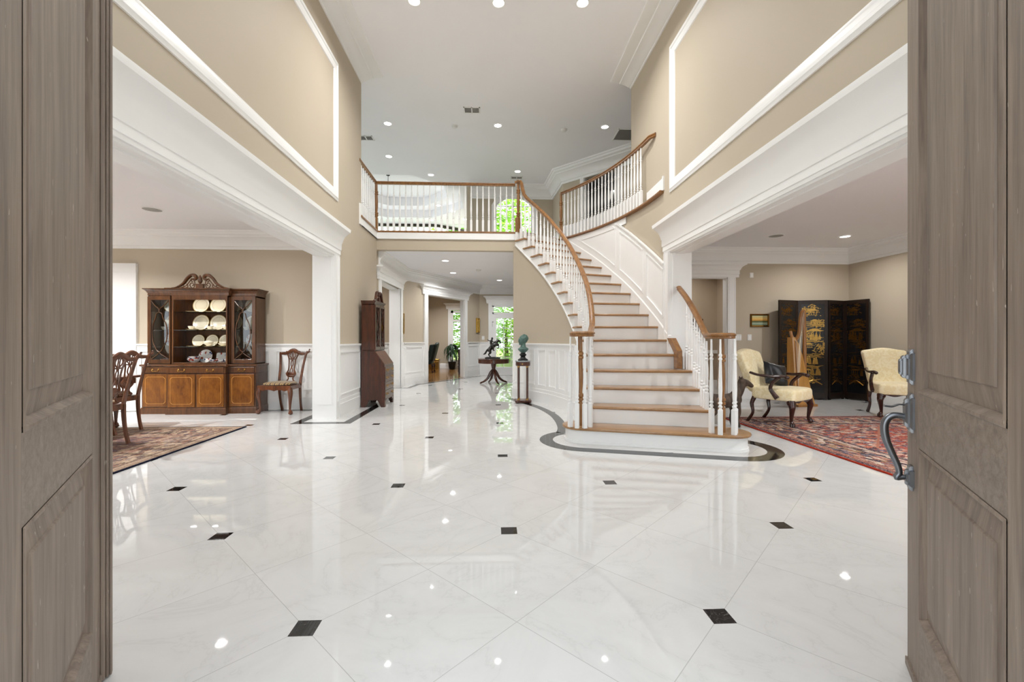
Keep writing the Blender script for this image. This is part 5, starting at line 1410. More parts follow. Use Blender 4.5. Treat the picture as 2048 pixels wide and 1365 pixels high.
t = thing('tureen', 'cream lidded tureen in the middle of the cabinet third shelf', 'tureen', (CX + .06, CYB - .22, 1.079))
b = MB(); b.lathe([(0, 0), (.035, 0), (.035, .008), (.06, .025), (.075, .05), (.074, .06), (.07, .06)], seg=24, cap=False); b.build('bowl', M_CHINA, t)
b = MB(); b.lathe([(.077, .06), (.06, .075), (.03, .085), (.008, .088), (.010, .096), (0, .102)], seg=24, cap=False); b.build('lid', M_CHINA, t)
for s in (-1, 1):
    b = MB(); b.tube(bez([(s * .068, 0, .05), (s * .095, 0, .055), (s * .09, 0, .035), (s * .066, 0, .035)], 4), .005, 6); b.build('handle', M_CHINA, t)
b = MB(); b.lathe([(0, 0), (.03, 0), (.06, .02), (.08, .045), (.077, .045), (.05, .02), (0, .008)], seg=24)
o = b.build('serving_bowl', M_CHINA, smooth=50); o.location = (CX + .29, CYB - .22, 1.078); tag(o, 'cream serving bowl at the right end of the cabinet third shelf', 'bowl')
put('iplate', -.06, -.10, .801 + .134 * .78, 'blue and red patterned plate standing on the cabinet bottom shelf', GI, UPR, .80)
for i, z in enumerate((.801, .813, .825)):
    put('bowl', -.17, -.22, z + .001 + .012 * i, f'patterned bowl stacked at the left of the cabinet bottom shelf, {("lowest", "middle", "topmost")[i]} of three', GI, (0, 0, i), 1.0 - .08 * i)
put('bowl', .145, -.23, .802, 'wide patterned bowl below the square dish on the cabinet bottom shelf', GI, (0, 0, 1), .78)
put('bowl', .265, -.22, .802, 'small patterned bowl right of the square dish on the cabinet bottom shelf', GI, (0, 0, 2), .6)
put('bowl', .37, -.20, .802, 'patterned bowl at the right end of the cabinet bottom shelf', GI, (0, 0, 2), .95)
b = MB(); b.loft([rrect(.085, .075, .02, 0), rrect(.088, .078, .022, .006)]); b.loft([rrect(.06, .05, .015, .0065), rrect(.058, .048, .015, .0075)])
o = b.build('square_dish', M_IMARI, smooth=40); o.location = (CX + .18, CYB - .075, .885); o.rotation_euler = (R(80), 0, 0); tag(o, 'square patterned dish standing on the cabinet bottom shelf', 'dish', GI)
for s, nm in ((-1, 'left'), (1, 'right')):
    put('plate', s * .65 + .03, -.07, 1.626 + .125, f'cream plate behind the {nm} cabinet glass door, upper', GP, UPR, .9)
    put('plate', s * .65 + .03, -.07, 1.336 + .125, f'cream plate behind the {nm} cabinet glass door, middle', GP, UPR, .9)
    put('cup', s * .65 - .02, -.17, 1.336, f'cream teacup behind the {nm} cabinet glass door', GCU)
    put('iplate', s * .65 + .03, -.07, 1.066 + .11, f'patterned plate behind the {nm} cabinet glass door', GI, UPR, .78)
    put('bowl', s * .65, -.14, .801, f'patterned bowl behind the {nm} cabinet glass door', GI)
# ---------------------------------------------------------------- secretary desk
dk = thing('secretary_desk', 'mahogany slant-front secretary desk with a glazed top against the left foyer wall', 'desk', (XL + .055, 7.97, 0), R(90))
# local: x along the wall, y: 0 at the back, negative to the front
HWd = .335
b = MB(); b.extr([(-HWd, 0, .13), (-HWd, -.40, .13), (-HWd, -.40, .735), (-HWd, -.235, .975), (-HWd, 0, .985)], (2 * HWd, 0, 0)); b.build('desk_case', M_MAHO, dk, smooth=0, bevel=.004)
b = MB()
for x0, x1, y0, y1 in ((-HWd - .008, -HWd + .10, -.415, -.30), (HWd - .10, HWd + .008, -.415, -.30), (-HWd - .008, -HWd + .09, -.10, .0), (HWd - .09, HWd + .008, -.10, .0)):
    pass
for sx in (-1, 1):
    for yy in (-.40, -.02):
        pts = [(sx * HWd, .135), (sx * (HWd - .16), .135), (sx * (HWd - .13), .09), (sx * (HWd - .075), .07), (sx * (HWd - .075), .0), (sx * (HWd + .012), .0), (sx * (HWd + .012), .06), (sx * (HWd + .004), .10)]
        b = MB(); b.extr([(x, yy - .008, z) for x, z in pts], (0, .03, 0))
        y2 = yy + (.13 if yy < -.2 else -.13)
        b.extr([(sx * (HWd - .015), y, z) for y, z in ((yy, .135), (y2, .135), (yy + (y2 - yy) * .7, .07), (yy + (y2 - yy) * .45, .0), (yy - .005, .0))], (sx * .025, 0, 0)); b.build('bracket_foot', M_MAHO, dk, smooth=0, bevel=.004)
b = MB(); b.box(-HWd - .006, HWd + .006, -.408, .0, .118, .14); b.build('plinth_moulding', M_MAHO, dk, smooth=0, bevel=.004)
for i, (z0, z1) in enumerate(((.145, .285), (.292, .43), (.437, .57), (.577, .70))):
    b = MB(); b.box(-HWd + .012, HWd - .012, -.412, -.399, z0, z1); d = b.build('drawer', M_MAHO, dk, smooth=0, bevel=.003)
    bail(d, -.19, -.412, (z0 + z1) / 2 + .012); bail(d, .19, -.412, (z0 + z1) / 2 + .012)
    b = MB(); b.lathe([(0, 0), (.016, 0), (.014, .003), (0, .004)], (0, -.412, (z0 + z1) / 2), 12, M=Matrix.Rotation(R(90), 4, 'X')); b.build('escutcheon', M_BRASS, d)
sl = MB(); sl.extr([(-HWd + .01, -.405, .742), (-HWd + .01, -.244, .976), (-HWd + .01, -.236, .970), (-HWd + .01, -.396, .737)], (2 * HWd - .02, 0, 0)); sl.build('slant_lid', M_CHAIR, dk, smooth=0, bevel=.002)
b = MB(); b.box(-.325, -.308, -.225, -.015, .985, 1.80); b.box(.308, .325, -.225, -.015, .985, 1.80); b.box(-.325, .325, -.018, -.004, .985, 1.80); b.box(-.325, .325, -.225, -.015, 1.79, 1.81); b.box(-.325, .325, -.225, -.015, .985, 1.0)
b.build('bookcase', M_MAHO, dk, smooth=0)
b = MB(); b.box(-.335, .335, -.235, .0, .982, .997); b.build('waist_moulding', M_MAHO, dk, smooth=0, bevel=.004)
b = MB(); b.loft([[(x * k, y, z) for x, y in ((-.325 - e, 0), (-.325 - e, -.228 - e), (.325 + e, -.228 - e), (.325 + e, 0))] for k, e, z in ((1, 0, 1.80), (1, .004, 1.815), (1, .012, 1.83), (1, .026, 1.85), (1, .028, 1.862), (1, 0, 1.863))]); b.build('cornice', M_MAHO, dk, smooth=20)
for s in (-1, 1):
    x0, x1 = sorted((s * .004, s * .320)); w = .036; b = MB()
    b.box(x0, x0 + w, -.245, -.226, 1.0, 1.795); b.box(x1 - w, x1, -.245, -.226, 1.0, 1.795); b.box(x0 + w, x1 - w, -.245, -.226, 1.755, 1.795); b.box(x0 + w, x1 - w, -.245, -.226, 1.0, 1.05)
    d = b.build('glazed_door', M_MAHO, dk, smooth=0, bevel=.002)
    b = MB(); b.box(x0 + w, x1 - w, -.237, -.234, 1.05, 1.755); b.build('pane', M_BEVGLASS, d, smooth=0)
    b = MB(); cx = (x0 + x1) / 2; hw = (x1 - x0) / 2 - w
    for P in ([(-1, 1.40), (-.3, 1.50), (0, 1.60), (.3, 1.50), (1, 1.40)], [(-1, 1.40), (-.3, 1.30), (0, 1.20), (.3, 1.30), (1, 1.40)], [(0, 1.60), (-.5, 1.68), (-1, 1.75)], [(0, 1.60), (.5, 1.68), (1, 1.75)], [(0, 1.20), (-.5, 1.12), (-1, 1.055)], [(0, 1.20), (.5, 1.12), (1, 1.055)], [(0, 1.60), (0, 1.75)], [(0, 1.20), (0, 1.055)]):
        b.tube(bez([(cx + x * hw, -.244, z) for x, z in P], 4), .0055, 6)
    b.build('glazing_bars', M_MAHO, d)
b = MB()
for s in (-1, 1):
    P = bez([(.33, 0, 1.868), (.25, 0, 1.885), (.18, 0, 1.95), (.13, 0, 2.02), (.085, 0, 2.035), (.06, 0, 2.01), (.075, 0, 1.985)], 5)
    b.tube([(s * p.x, -.215, p.z) for p in P], lerps([.008, .014, .020, .022, .022, .018, .012], len(P)), 8, flat=1.4, up=(0, 1, 0))
    b.extr([(s * x, -.205, z) for x, z in ((.05, 1.863), (.31, 1.863), (.24, 1.885), (.17, 1.95), (.12, 1.99), (.09, 1.95), (.06, 1.92))], (0, .012, 0))
b.build('scroll_pediment', M_MAHO, dk)
b = MB(); b.box(-.03, .03, -.235, -.19, 1.863, 1.92); b.lathe([(.012, 1.92), (.022, 1.935), (.010, 1.955), (.024, 1.985), (.018, 2.01), (.006, 2.05), (0, 2.085)], (0, -.212, 0), 12); b.build('finial', M_MAHO, dk)
# books behind the desk glass
rb = random.Random(7); M_BOOKS = [paint('book_' + n, c, .6) for n, c in (('red', '6b2a22'), ('tan', '9a7a4e'), ('green', '39502f'), ('navy', '28324d'))]
for zrow, nm in ((1.0, 'lower'), (1.28, 'middle')):
    b = MB(); x = -.29; k = 0; b.box(-.308, .308, -.20, -.02, zrow + .25, zrow + .258); b.build('shelf', M_MAHO, dk, smooth=0)
# ---------------------------------------------------------------- pedestal and bust
pd = thing('pedestal_stand', 'round mahogany pedestal with four slim columns beside the staircase', 'pedestal', (.565, 8.10, 0))
b = MB(); P = []
for i in range(48):
    a = 2 * PI * i / 48; P.append(((.165 + .03 * math.cos(4 * a + PI)) * math.cos(a), (.165 + .03 * math.cos(4 * a + PI)) * math.sin(a)))
b.loft([[(x * k, y * k, z) for x, y in P] for k, z in ((.97, .012), (1, .018), (1, .05), (.95, .056)) ])
for a in (45, 135, 225, 315): b.ball((.15 * math.cos(R(a)), .15 * math.sin(R(a)), .012), .013, 10, 6)
b.build('base', M_MAHO, pd, smooth=40)
for a in (35, 125, 215, 305):
    x, y = .115 * math.cos(R(a)), .115 * math.sin(R(a))
    b = MB(); b.lathe([(.013, .075), (.013, .665), (.012, .668)], (x, y, 0), 12); c = b.build('column', M_MAHO, pd)
    b = MB(); b.lathe([(.019, .056), (.019, .068), (.014, .078), (.0135, .08)], (x, y, 0), 12); b.lathe([(.0135, .66), (.018, .672), (.018, .69)], (x, y, 0), 12); b.build('capital', M_BRASS, c)
b = MB(); b.lathe([(0, .69), (.132, .69), (.138, .70), (.138, .755), (.132, .765), (0, .765)], seg=40); b.build('drum', M_MAHO, pd)
b = MB(); b.lathe([(.005, 0), (.014, .002), (.012, .006), (0, .008)], (0, 0, 0), 12, M=Matrix.Translation((-.02, -.137, .728)) @ Matrix.Rotation(R(90), 4, 'X')); b.build('rosette', M_BRASS, pd)
b = MB(); b.lathe([(0, .765), (.138, .765), (.143, .77), (.143, .785), (.138, .79), (0, .79)], seg=40); b.build('marble_top', paint('grey_marble', '8f9496', .2, .12, 14), pd)
M_VERD = paint('verdigris_bronze', '4f6b63', .5, .25, 8, .5)
bu = thing('portrait_bust', 'green bronze classical head on a black socle, on top of the pedestal', 'bust', (.565, 8.10, .79))
b = MB(); b.lathe([(0, 0), (.095, 0), (.095, .02), (.08, .028), (.05, .05), (.042, .075), (.055, .09), (.066, .10), (.066, .112), (.05, .125), (.045, .14), (0, .14)], seg=32); b.build('socle', M_BLACK, bu)
b = MB()      # head turned to the left (-x); local face direction = -x
b.lathe([(0, .13), (.03, .132), (.085, .185), (.105, .215), (.085, .235), (.055, .25), (.046, .28), (.048, .33)], (.005, 0, 0), 24)
b.ball((.012, 0, .400), (.088, .072, .082), 20, 14); b.ball((-.022, 0, .372), (.062, .058, .085), 20, 14)
b.ball((-.048, 0, .318), (.032, .034, .030)); b.ball((-.050, 0, .345), (.030, .034, .030)); b.ball((-.082, 0, .372), (.016, .012, .024)); b.ball((-.094, 0, .358), (.012, .013, .010))
b.ball((-.078, 0, .398), (.012, .034, .011)); b.ball((-.079, 0, .337), (.009, .020, .006)); b.ball((-.078, 0, .328), (.010, .018, .006)); b.ball((-.072, 0, .306), (.014, .016, .012))
for s in (-1, 1):
    b.ball((-.070, s * .026, .384), (.010, .013, .008)); b.ball((.015, s * .070, .368), (.018, .010, .028)); b.ball((-.055, s * .034, .356), (.022, .018, .022))
rh = random.Random(3)
for i in range(90):
    a = rh.uniform(-2.2, 2.2); e = rh.uniform(-.2, 1.5); d = Vector((math.cos(e) * math.cos(a), math.cos(e) * math.sin(a), math.sin(e)))
    if d.x < -.35 and d.z < .75: continue
    b.ball((.012 + d.x * .088, d.y * .074, .403 + d.z * .082), (.014, .012, .011), 8, 6)
o = remeshed(b, 'head', M_VERD, bu, .005, 3); o.rotation_euler = (0, 0, R(22))
# ---------------------------------------------------------------- round table and rearing horse bronze
rt = thing('drum_table', 'round mahogany drum table on splayed legs in the rear hall', 'table', (.02, 11.75, 0))
b = MB(); b.lathe([(0, .645), (.41, .645), (.425, .652), (.43, .66), (.425, .668), (0, .67)], seg=48); b.build('table_top', M_MAHO, rt)
b = MB(); b.lathe([(0, .545), (.41, .545), (.415, .55), (.415, .64), (.41, .645), (0, .645)], seg=48); b.build('drum', M_MAHO, rt)
b = MB(); b.ball((-.05, -.416, .595), .012); b.build('knob', M_BRASS, rt)
b = MB(); b.lathe([(.06, .27), (.075, .30), (.055, .33), (.05, .40), (.065, .48), (.075, .545)], seg=20); b.build('pedestal', M_MAHO, rt)
for a in (20, 110, 200, 290):
    dx, dy = math.cos(R(a)), math.sin(R(a)); b = MB(); P = bez([(.03 * dx, .03 * dy, .36), (.09 * dx, .09 * dy, .28), (.17 * dx, .17 * dy, .14), (.28 * dx, .28 * dy, .055), (.36 * dx, .36 * dy, .035)], 5)
    b.tube(P, lerps([.035, .04, .034, .026, .020], len(P)), 8); b.tube([(.34 * dx, .34 * dy, .03), (.39 * dx, .39 * dy, .018)], [.024, .018], 8); b.build('leg', M_MAHO, rt)
M_BRONZE = paint('dark_bronze_patina', '17130f', .35, .2, 10, .6)
st = thing('horse_statue', 'dark bronze of a rider on a rearing horse, on the round table', 'statue', (-.01, 11.72, .67), R(-4))
b = MB(); b.extr([(-.20, -.08, 0), (.21, -.08, 0), (.21, .08, 0), (-.20, .08, 0)], (0, 0, .035)); b.extr([(-.17, -.07, .035), (.17, -.07, .035), (.12, .06, .035), (-.15, .06, .035)], (0, 0, .012)); b.build('plinth', M_BRONZE, st, smooth=0, bevel=.006)
b = MB(); Zs = .047
def limb(P, r): 
    Q = bez([(x, y, z + Zs) for x, y, z in P], 4); b.tube(Q, lerps(r, len(Q)), 8); b.ball(Q[0], r[0]); b.ball(Q[-1], r[-1])
limb([(-.085, 0, .19), (-.03, 0, .26), (.05, 0, .325), (.09, 0, .37)], [.062, .058, .062, .052])
limb([(.08, 0, .36), (.13, 0, .42), (.165, 0, .44)], [.048, .038, .028]); limb([(.155, 0, .445), (.20, 0, .41), (.225, 0, .375)], [.030, .024, .017])
for s in (-1, 1):
    b.ball((.155, s * .012, .465 + Zs), (.006, .005, .014)); 
    limb([(-.085, s * .035, .18), (-.06, s * .045, .11), (-.105, s * .045, .065), (-.07, s * .045, .012)], [.046, .034, .016, .014]); limb([(-.07, s * .045, .012), (-.05, s * .045, .004)], [.014, .013])
    limb([(.085, s * .035, .33), (.155, s * .045, .325 - .02 * s), (.17, s * .04, .26), (.13, s * .04, .235)], [.034, .022, .013, .013])
limb([(-.13, 0, .20), (-.165, .01, .15), (-.20, .015, .09), (-.245, .02, .07)], [.022, .026, .026, .012])
for k in range(5): limb([(.10 + .014 * k, 0, .41 + .012 * k), (.085 + .010 * k, .012, .405 + .02 * k)], [.014, .010])
limb([(-.02, 0, .31), (-.04, 0, .39), (-.02, 0, .45)], [.036, .034, .030]); b.ball((-.010, 0, .490 + Zs), (.024, .021, .028)); b.lathe([(.040, .500), (.036, .506), (.022, .51), (.020, .528), (0, .53)], (-.010, 0, Zs), 14)
limb([(-.03, .03, .44), (-.09, .05, .435), (-.135, .055, .46)], [.017, .014, .012]); limb([(-.025, -.03, .44), (.03, -.045, .40), (.085, -.02, .42)], [.017, .014, .012])
for s in (-1, 1): limb([(-.03, s * .04, .30), (.03, s * .068, .27), (.02, s * .07, .19), (.05, s * .07, .175)], [.026, .022, .016, .013])
remeshed(b, 'horse_and_rider', M_BRONZE, st, .0065, 3)
# ---------------------------------------------------------------- carved wooden horse
wh = thing('wooden_horse', 'small driftwood-brown carved horse standing behind the right-hand stair balusters', 'sculpture', (3.13, 5.72, 0), R(6))
M_DRIFT = wood('driftwood', '241b15', '5d4b3c', 'Z', .75, 2.2, 7, 0, .5)
b = MB(); Zs = 0
limb([(-.20, 0, .36), (-.08, 0, .345), (.06, 0, .35), (.15, 0, .37)], [.095, .098, .10, .095])
limb([(.14, 0, .38), (.22, 0, .49), (.27, 0, .585)], [.085, .064, .048]); limb([(.26, 0, .605), (.34, 0, .588), (.405, 0, .548)], [.050, .040, .028]); b.ball((.41, 0, .545), (.026, .026, .024)); b.ball((.31, 0, .565), (.045, .034, .03))
for s in (-1, 1):
    b.ball((.245, s * .026, .655), (.012, .010, .030)); b.ball((.325, s * .034, .605), (.012, .006, .010)); b.ball((.42, s * .015, .548), .008)
    limb([(.14, s * .055, .33), (.165, s * .062, .20), (.145, s * .062, .10), (.165, s * .062, .02)], [.055, .034, .026, .030])
    limb([(-.21, s * .055, .34), (-.18, s * .065, .23), (-.25, s * .065, .14), (-.225, s * .065, .02)], [.075, .048, .026, .030])
limb([(-.28, 0, .40), (-.34, 0, .32), (-.345, 0, .16)], [.022, .03, .018])
for k in range(9): limb([(.14 + .016 * k, 0, .44 + .024 * k), (.115 + .016 * k, 0, .46 + .024 * k)], [.020, .014])
remeshed(b, 'carved_body', M_DRIFT, wh, .009, 2)
# ---------------------------------------------------------------- folding screen
M_LACQ = paint('black_lacquer', '0d0c0e', .22, .2, 3, .5); M_FRAME = paint('dark_lacquer_edge', '20140d', .3, .2)
M_GILT = metal('gold_leaf', 'caa25a', .42); M_GILTD = metal('dull_gold_leaf', '7a5626', .5)  # second gold is darker and rougher
sc_ = thing('folding_screen', 'four-panel black lacquer folding screen painted with gold pavilions and figures', 'screen', (0, 0, 0))
pts = [(5.56, 8.185), (6.04, 8.315), (6.545, 8.175), (7.005, 8.325), (7.125, 7.875)]
def pagoda(b, x, z, w, rng):
    """a small pavilion: curved roof, posts, platform"""
    h = w * .55; tz = z + h
    b.box(x - w * .5, x + w * .5, 0, .0015, z, z + w * .05)
    for k in (-.38, -.13, .13, .38): b.box(x + k * w - .004, x + k * w + .004, 0, .0015, z, tz)
    P = [(x - w * .68, tz + w * .04), (x - w * .45, tz - w * .02), (x + w * .45, tz - w * .02), (x + w * .68, tz + w * .04), (x + w * .40, tz + w * .09), (x + w * .18, tz + w * .22), (x - w * .18, tz + w * .22), (x - w * .40, tz + w * .09)]
    b.extr([(p[0], 0, p[1]) for p in P], (0, .0015, 0))
def goldwork(b, W, seed, dens):
    rng = random.Random(seed)
    fx = lambda v: max(.07, min(W - .07, v))
    for z0, w in ((1.66, .13), (1.48, .10), (1.22, .18), (1.02, .10), (.50, .11)):
        pagoda(b, rng.uniform(.16, W - .16), z0, w * min(dens, 1.3), rng)
    for i in range(int(30 * dens)):     # terraces, water lines, bridges
        x0 = rng.uniform(.07, W * .6); z = rng.choice((.36, .62, .66, .88, 1.12, 1.16, 1.45, 1.52)) + rng.uniform(-.03, .03); l = rng.uniform(.06, .25); s = rng.uniform(-.25, .25)
        x1 = fx(x0 + l); b.extr([(x0, 0, z), (x1, 0, z + s * l), (x1, 0, z + s * l + .006), (x0, 0, z + .006)], (0, .0012, 0))
    for i in range(int(150 * dens)):     # tree foliage sprays
        cx, cz = rng.choice(((.12, 1.74), (W - .13, 1.50), (.14, 1.30), (W - .12, 1.02), (W * .5, 1.78), (W * .4, .44)))
        x, z = fx(cx + rng.gauss(0, .055)), cz + rng.gauss(0, .05); a = rng.uniform(0, 6.28); l = rng.uniform(.012, .03)
        b.extr([(x + l * math.cos(a + q), 0, z + l * .5 * math.sin(a + q)) for q in (0, 2.1, 4.2)], (0, .001, 0))
    for i in range(int(6 * dens)):      # robed figures
        x = rng.uniform(.10, W - .10); z = rng.choice((.70, .72, .48, 1.18)) ; s = rng.uniform(.8, 1.1)
        b.extr([(x - .03 * s, 0, z), (x + .03 * s, 0, z), (x + .018 * s, 0, z + .10 * s), (x - .018 * s, 0, z + .10 * s)], (0, .0015, 0)); b.extr([(x + .013 * s * math.cos(q), 0, z + .118 * s + .014 * s * math.sin(q)) for q in [i * PI / 4 for i in range(8)]], (0, .0015, 0))
    P = [(.10, .30), (W * .5, .38), (W - .1, .30)]
    b.tube(bez([(p[0], .0005, p[1]) for p in P], 6), .010, 4)
for i in range(4):
    a, c = Vector(pts[i]), Vector(pts[i + 1]); Wp = (c - a).length - .008; ang = math.atan2(c.y - a.y, c.x - a.x)
    e = bpy.data.objects.new
    b = MB(); b.box(0, Wp, -.012, .012, .02, 1.955); b.box(.02, .07, -.012, .012, 0, .02); b.box(Wp - .07, Wp - .02, -.012, .012, 0, .02)
    p = b.build('panel', M_LACQ, sc_, smooth=0, bevel=.002); p.location = (a.x + .004 * math.cos(ang), a.y + .004 * math.sin(ang), 0); p.rotation_euler = (0, 0, ang)
    b = MB(); w = .055
    for x0, x1, z0, z1 in ((0, w, .02, 1.955), (Wp - w, Wp, .02, 1.955), (w, Wp - w, .02, .14), (w, Wp - w, 1.88, 1.955)): b.box(x0 + .001, x1 - .001, -.0145, -.0115, z0, z1)
    b.build('border', M_FRAME, p, smooth=0)
    b = MB(lambda x, y, z: (x, -.0122 - y, z)); goldwork(b, Wp, 11 + i, (1.8, 2.8, 1.5, 1.7)[i]); b.build('gold_painting', (M_GILTD, M_GILT, M_GILTD, M_GILTD)[i], p, smooth=0)
# ---------------------------------------------------------------- harp
M_MAPLE = wood('golden_maple', 'b07a35', 'd09a50', 'Z', .3, 1, 10, .3, .02); M_MAPLED = wood('honey_maple', '8f5c28', 'b07a3e', 'Z', .3, 1, 10, .3, .02)
hp = thing('lever_harp', 'golden maple lever harp standing in front of the folding screen', 'harp', (5.46, 7.42, 0), R(8))
b = MB(); b.box(-.16, .24, -.10, .10, 0, .045); b.build('base', M_MAPLED, hp, smooth=0, bevel=.008)
b = MB()
rings = []
for z, xl, xr, d in ((.045, -.20, .22, .10), (.30, -.215, .145, .09), (.60, -.225, .06, .08), (.90, -.232, -.02, .07), (1.10, -.238, -.085, .06), (1.22, -.24, -.16, .055)):
    rings.append([(xl, -d, z), (xl + .02, -d - .01, z), (xr, -d * .6, z), (xr, d * .6, z), (xl + .02, d, z), (xl, d, z)])
b.loft(rings); b.build('soundbox', M_MAPLE, hp, smooth=25)
b = MB(); b.tube([(-.17, -.108, .10), (-.20, -.08, 1.16)], .009, 6); b.build('string_rib', M_MAPLED, hp)
b = MB(); b.tube(bez([(.045, -.01, .05), (.055, -.01, .5), (.050, -.01, 1.1), (.035, -.01, 1.55), (.03, -.01, 1.69)], 6), lerps([.034, .032, .032, .034, .036], 25), 10); b.build('pillar', M_MAPLED, hp)
b = MB(); P = bez([(.045, -.01, 1.685), (.0, -.01, 1.67), (-.03, -.01, 1.58), (-.045, -.01, 1.42), (-.07, -.01, 1.27), (-.125, -.01, 1.185), (-.20, -.01, 1.22), (-.235, -.01, 1.33)], 6); b.tube(P, lerps([.030, .030, .029, .029, .030, .032, .028, .022], len(P)), 8, flat=.9, up=(0, 1, 0)); b.build('neck', M_MAPLED, hp)
b = MB()
for k in range(22):
    u = k / 21; q = P[int(4 + u * 34)]; zb = .18 + .95 * u; xb = -.172 - .028 * u
    b.tube([(xb, -.10, zb), (q.x, -.045, q.z)], .0012, 4)
b.build('strings', M_PORC, hp)
# ---------------------------------------------------------------- pictures, switches
def sunset_mat():
    m = NT('sunset_landscape'); c = m.node('ShaderNodeTexCoord'); sp = m.node('ShaderNodeSeparateXYZ'); m.t.links.new(c.outputs['Generated'], sp.inputs[0])
    n = m.noise(m.coord('Object', (14, 14, 30)), 1, 4)
    z = m.math('ADD', sp.outputs[2], m.math('MULTIPLY', m.math('SUBTRACT', n, .5), .10))
    m.pr(Base_Color=m.ramp(z, [(0, lin('5a7a62')), (.22, lin('a9b9a0')), (.36, lin('4d5a35')), (.44, lin('5b5a2f')), (.50, lin('d9973f')), (.66, lin('e6c06a')), (1, lin('b9c29a'))]), Roughness=.5); return m.mat
def dark_art(name, c1, c2, c3):
    m = NT(name); n = m.noise(m.coord('Object', (1, 1, 1)), 14, 4, .6, 1); m.pr(Base_Color=m.ramp(n, [(.35, lin(c1)), (.5, lin(c2)), (.65, lin(c3))]), Roughness=.5); return m.mat
def picture(lab, fn, s0, s1, z0, z1, art, frame, w=.03, d=.025):
    t = thing('framed_picture', lab, 'picture')
    b = MB(fn)
    R_ = lambda i, q: [(s0 + i, q, z0 + i), (s1 - i, q, z0 + i), (s1 - i, q, z1 - i), (s0 + i, q, z1 - i)]
    b.loft([R_(0, .001), R_(0, d * .6), R_(w * .3, d), R_(w * .7, d * .8), R_(w, d * .35)], cap=False); b.build('frame', frame, t, smooth=20)
    b = MB(fn); b.box(s0 + w * .8, s1 - w * .8, .001, d * .4, z0 + w * .8, z1 - w * .8); b.build('canvas', art, t, smooth=0)
fl, _ = local((7.18, 8.42), (4.66, 8.42), 1)
picture('small gold-framed sunset landscape left of the folding screen', fl, 7.18 - 5.52, 7.18 - 5.135, 1.435, 1.695, sunset_mat(), M_GILTD, .035)
fh, _ = local((HX, 10.76), (HX, 11.15), -1)
picture('narrow gilt-framed painting beside the hall doorway, right of the desk', fh, .13, .36, 1.32, 1.86, dark_art('brown_oil_painting', '2a1d12', '7a5a2c', 'a98544'), M_GOLD, .035)
fd_, _ = local(DA, DB, -1)
picture('gold-framed picture seen edge-on beside the garden door', fd_, DL - .22, DL - .04, 1.42, 1.90, dark_art('edge_painting', '3a2a18', '8a6a3a', 'b08c50'), M_GOLD, .04, .05)
fp, _ = local((5.4, 10.2), (3.1, 10.2), 1)
picture('dark picture on the taupe wall through the living room doorway', fp, .35, .75, 1.36, 1.68, dark_art('dark_painting', '120a06', '2a150c', '3c2012'), M_DARKMAHO, .04)
def plate(lab, fn, s0, s1, z0, z1, n, name='light_switch', cat='switch'):
    t = thing(name, lab, cat)
    b = MB(fn); b.box(s0, s1, 0.0005, .006, z0, z1); b.build('cover_plate', M_PLASTIC, t, smooth=0, bevel=.002)
    for i in range(n):
        c = s0 + (s1 - s0) * (i + .5) / n; b = MB(fn); b.box(c - .016, c + .016, .006, .009, (z0 + z1) / 2 - .032, (z0 + z1) / 2 + .032); b.build('rocker', M_WHITE, t, smooth=0, bevel=.001)
plate('three-gang white light switch beside the living room doorway', fl, 7.18 - 4.955, 7.18 - 4.835, 1.165, 1.285, 3)
plate('single white light switch below the sunset picture', fl, 7.18 - 5.165, 7.18 - 5.08, 1.165, 1.285, 1)
plate('white motion sensor high on the living room wall', fl, 7.18 - 5.20, 7.18 - 5.13, 2.42, 2.52, 1, 'wall_mounted_sensor', 'sensor')
fb, _ = local((-.45, 14.5), (0, 14.5), -1)
plate('white light switch on the rear hall wall beside the garden door', fb, .08, .17, 1.18, 1.31, 2)
# ---------------------------------------------------------------- urn half hidden by the left pillar
ur = thing('urn_stand', 'silver urn on a black scrolled stand half hidden behind the left pillar', 'urn', (-2.815, 7.27, 0))
b = MB()
for k in range(3):
    a = R(90 + 120 * k + 30); dx, dy = math.cos(a), math.sin(a)
    b.tube(bez([(.02 * dx, .02 * dy, .20), (.085 * dx, .085 * dy, .17), (.045 * dx, .045 * dy, .10), (.09 * dx, .09 * dy, .05), (.075 * dx, .075 * dy, .012)], 5), .011, 6)
b.lathe([(.0, .18), (.07, .18), (.075, .195), (.06, .205), (0, .205)], seg=20); b.lathe([(0, 0), (.085, 0), (.085, .012), (0, .014)], seg=20); b.build('stand', M_BLACK, ur)
b = MB(); b.lathe([(0, .205), (.035, .205), (.03, .225), (.05, .27), (.085, .34), (.088, .39), (.065, .42), (.06, .435), (.07, .445), (0, .446)], seg=24); b.build('vase', metal('aged_silver', '8c8f92', .4), ur)
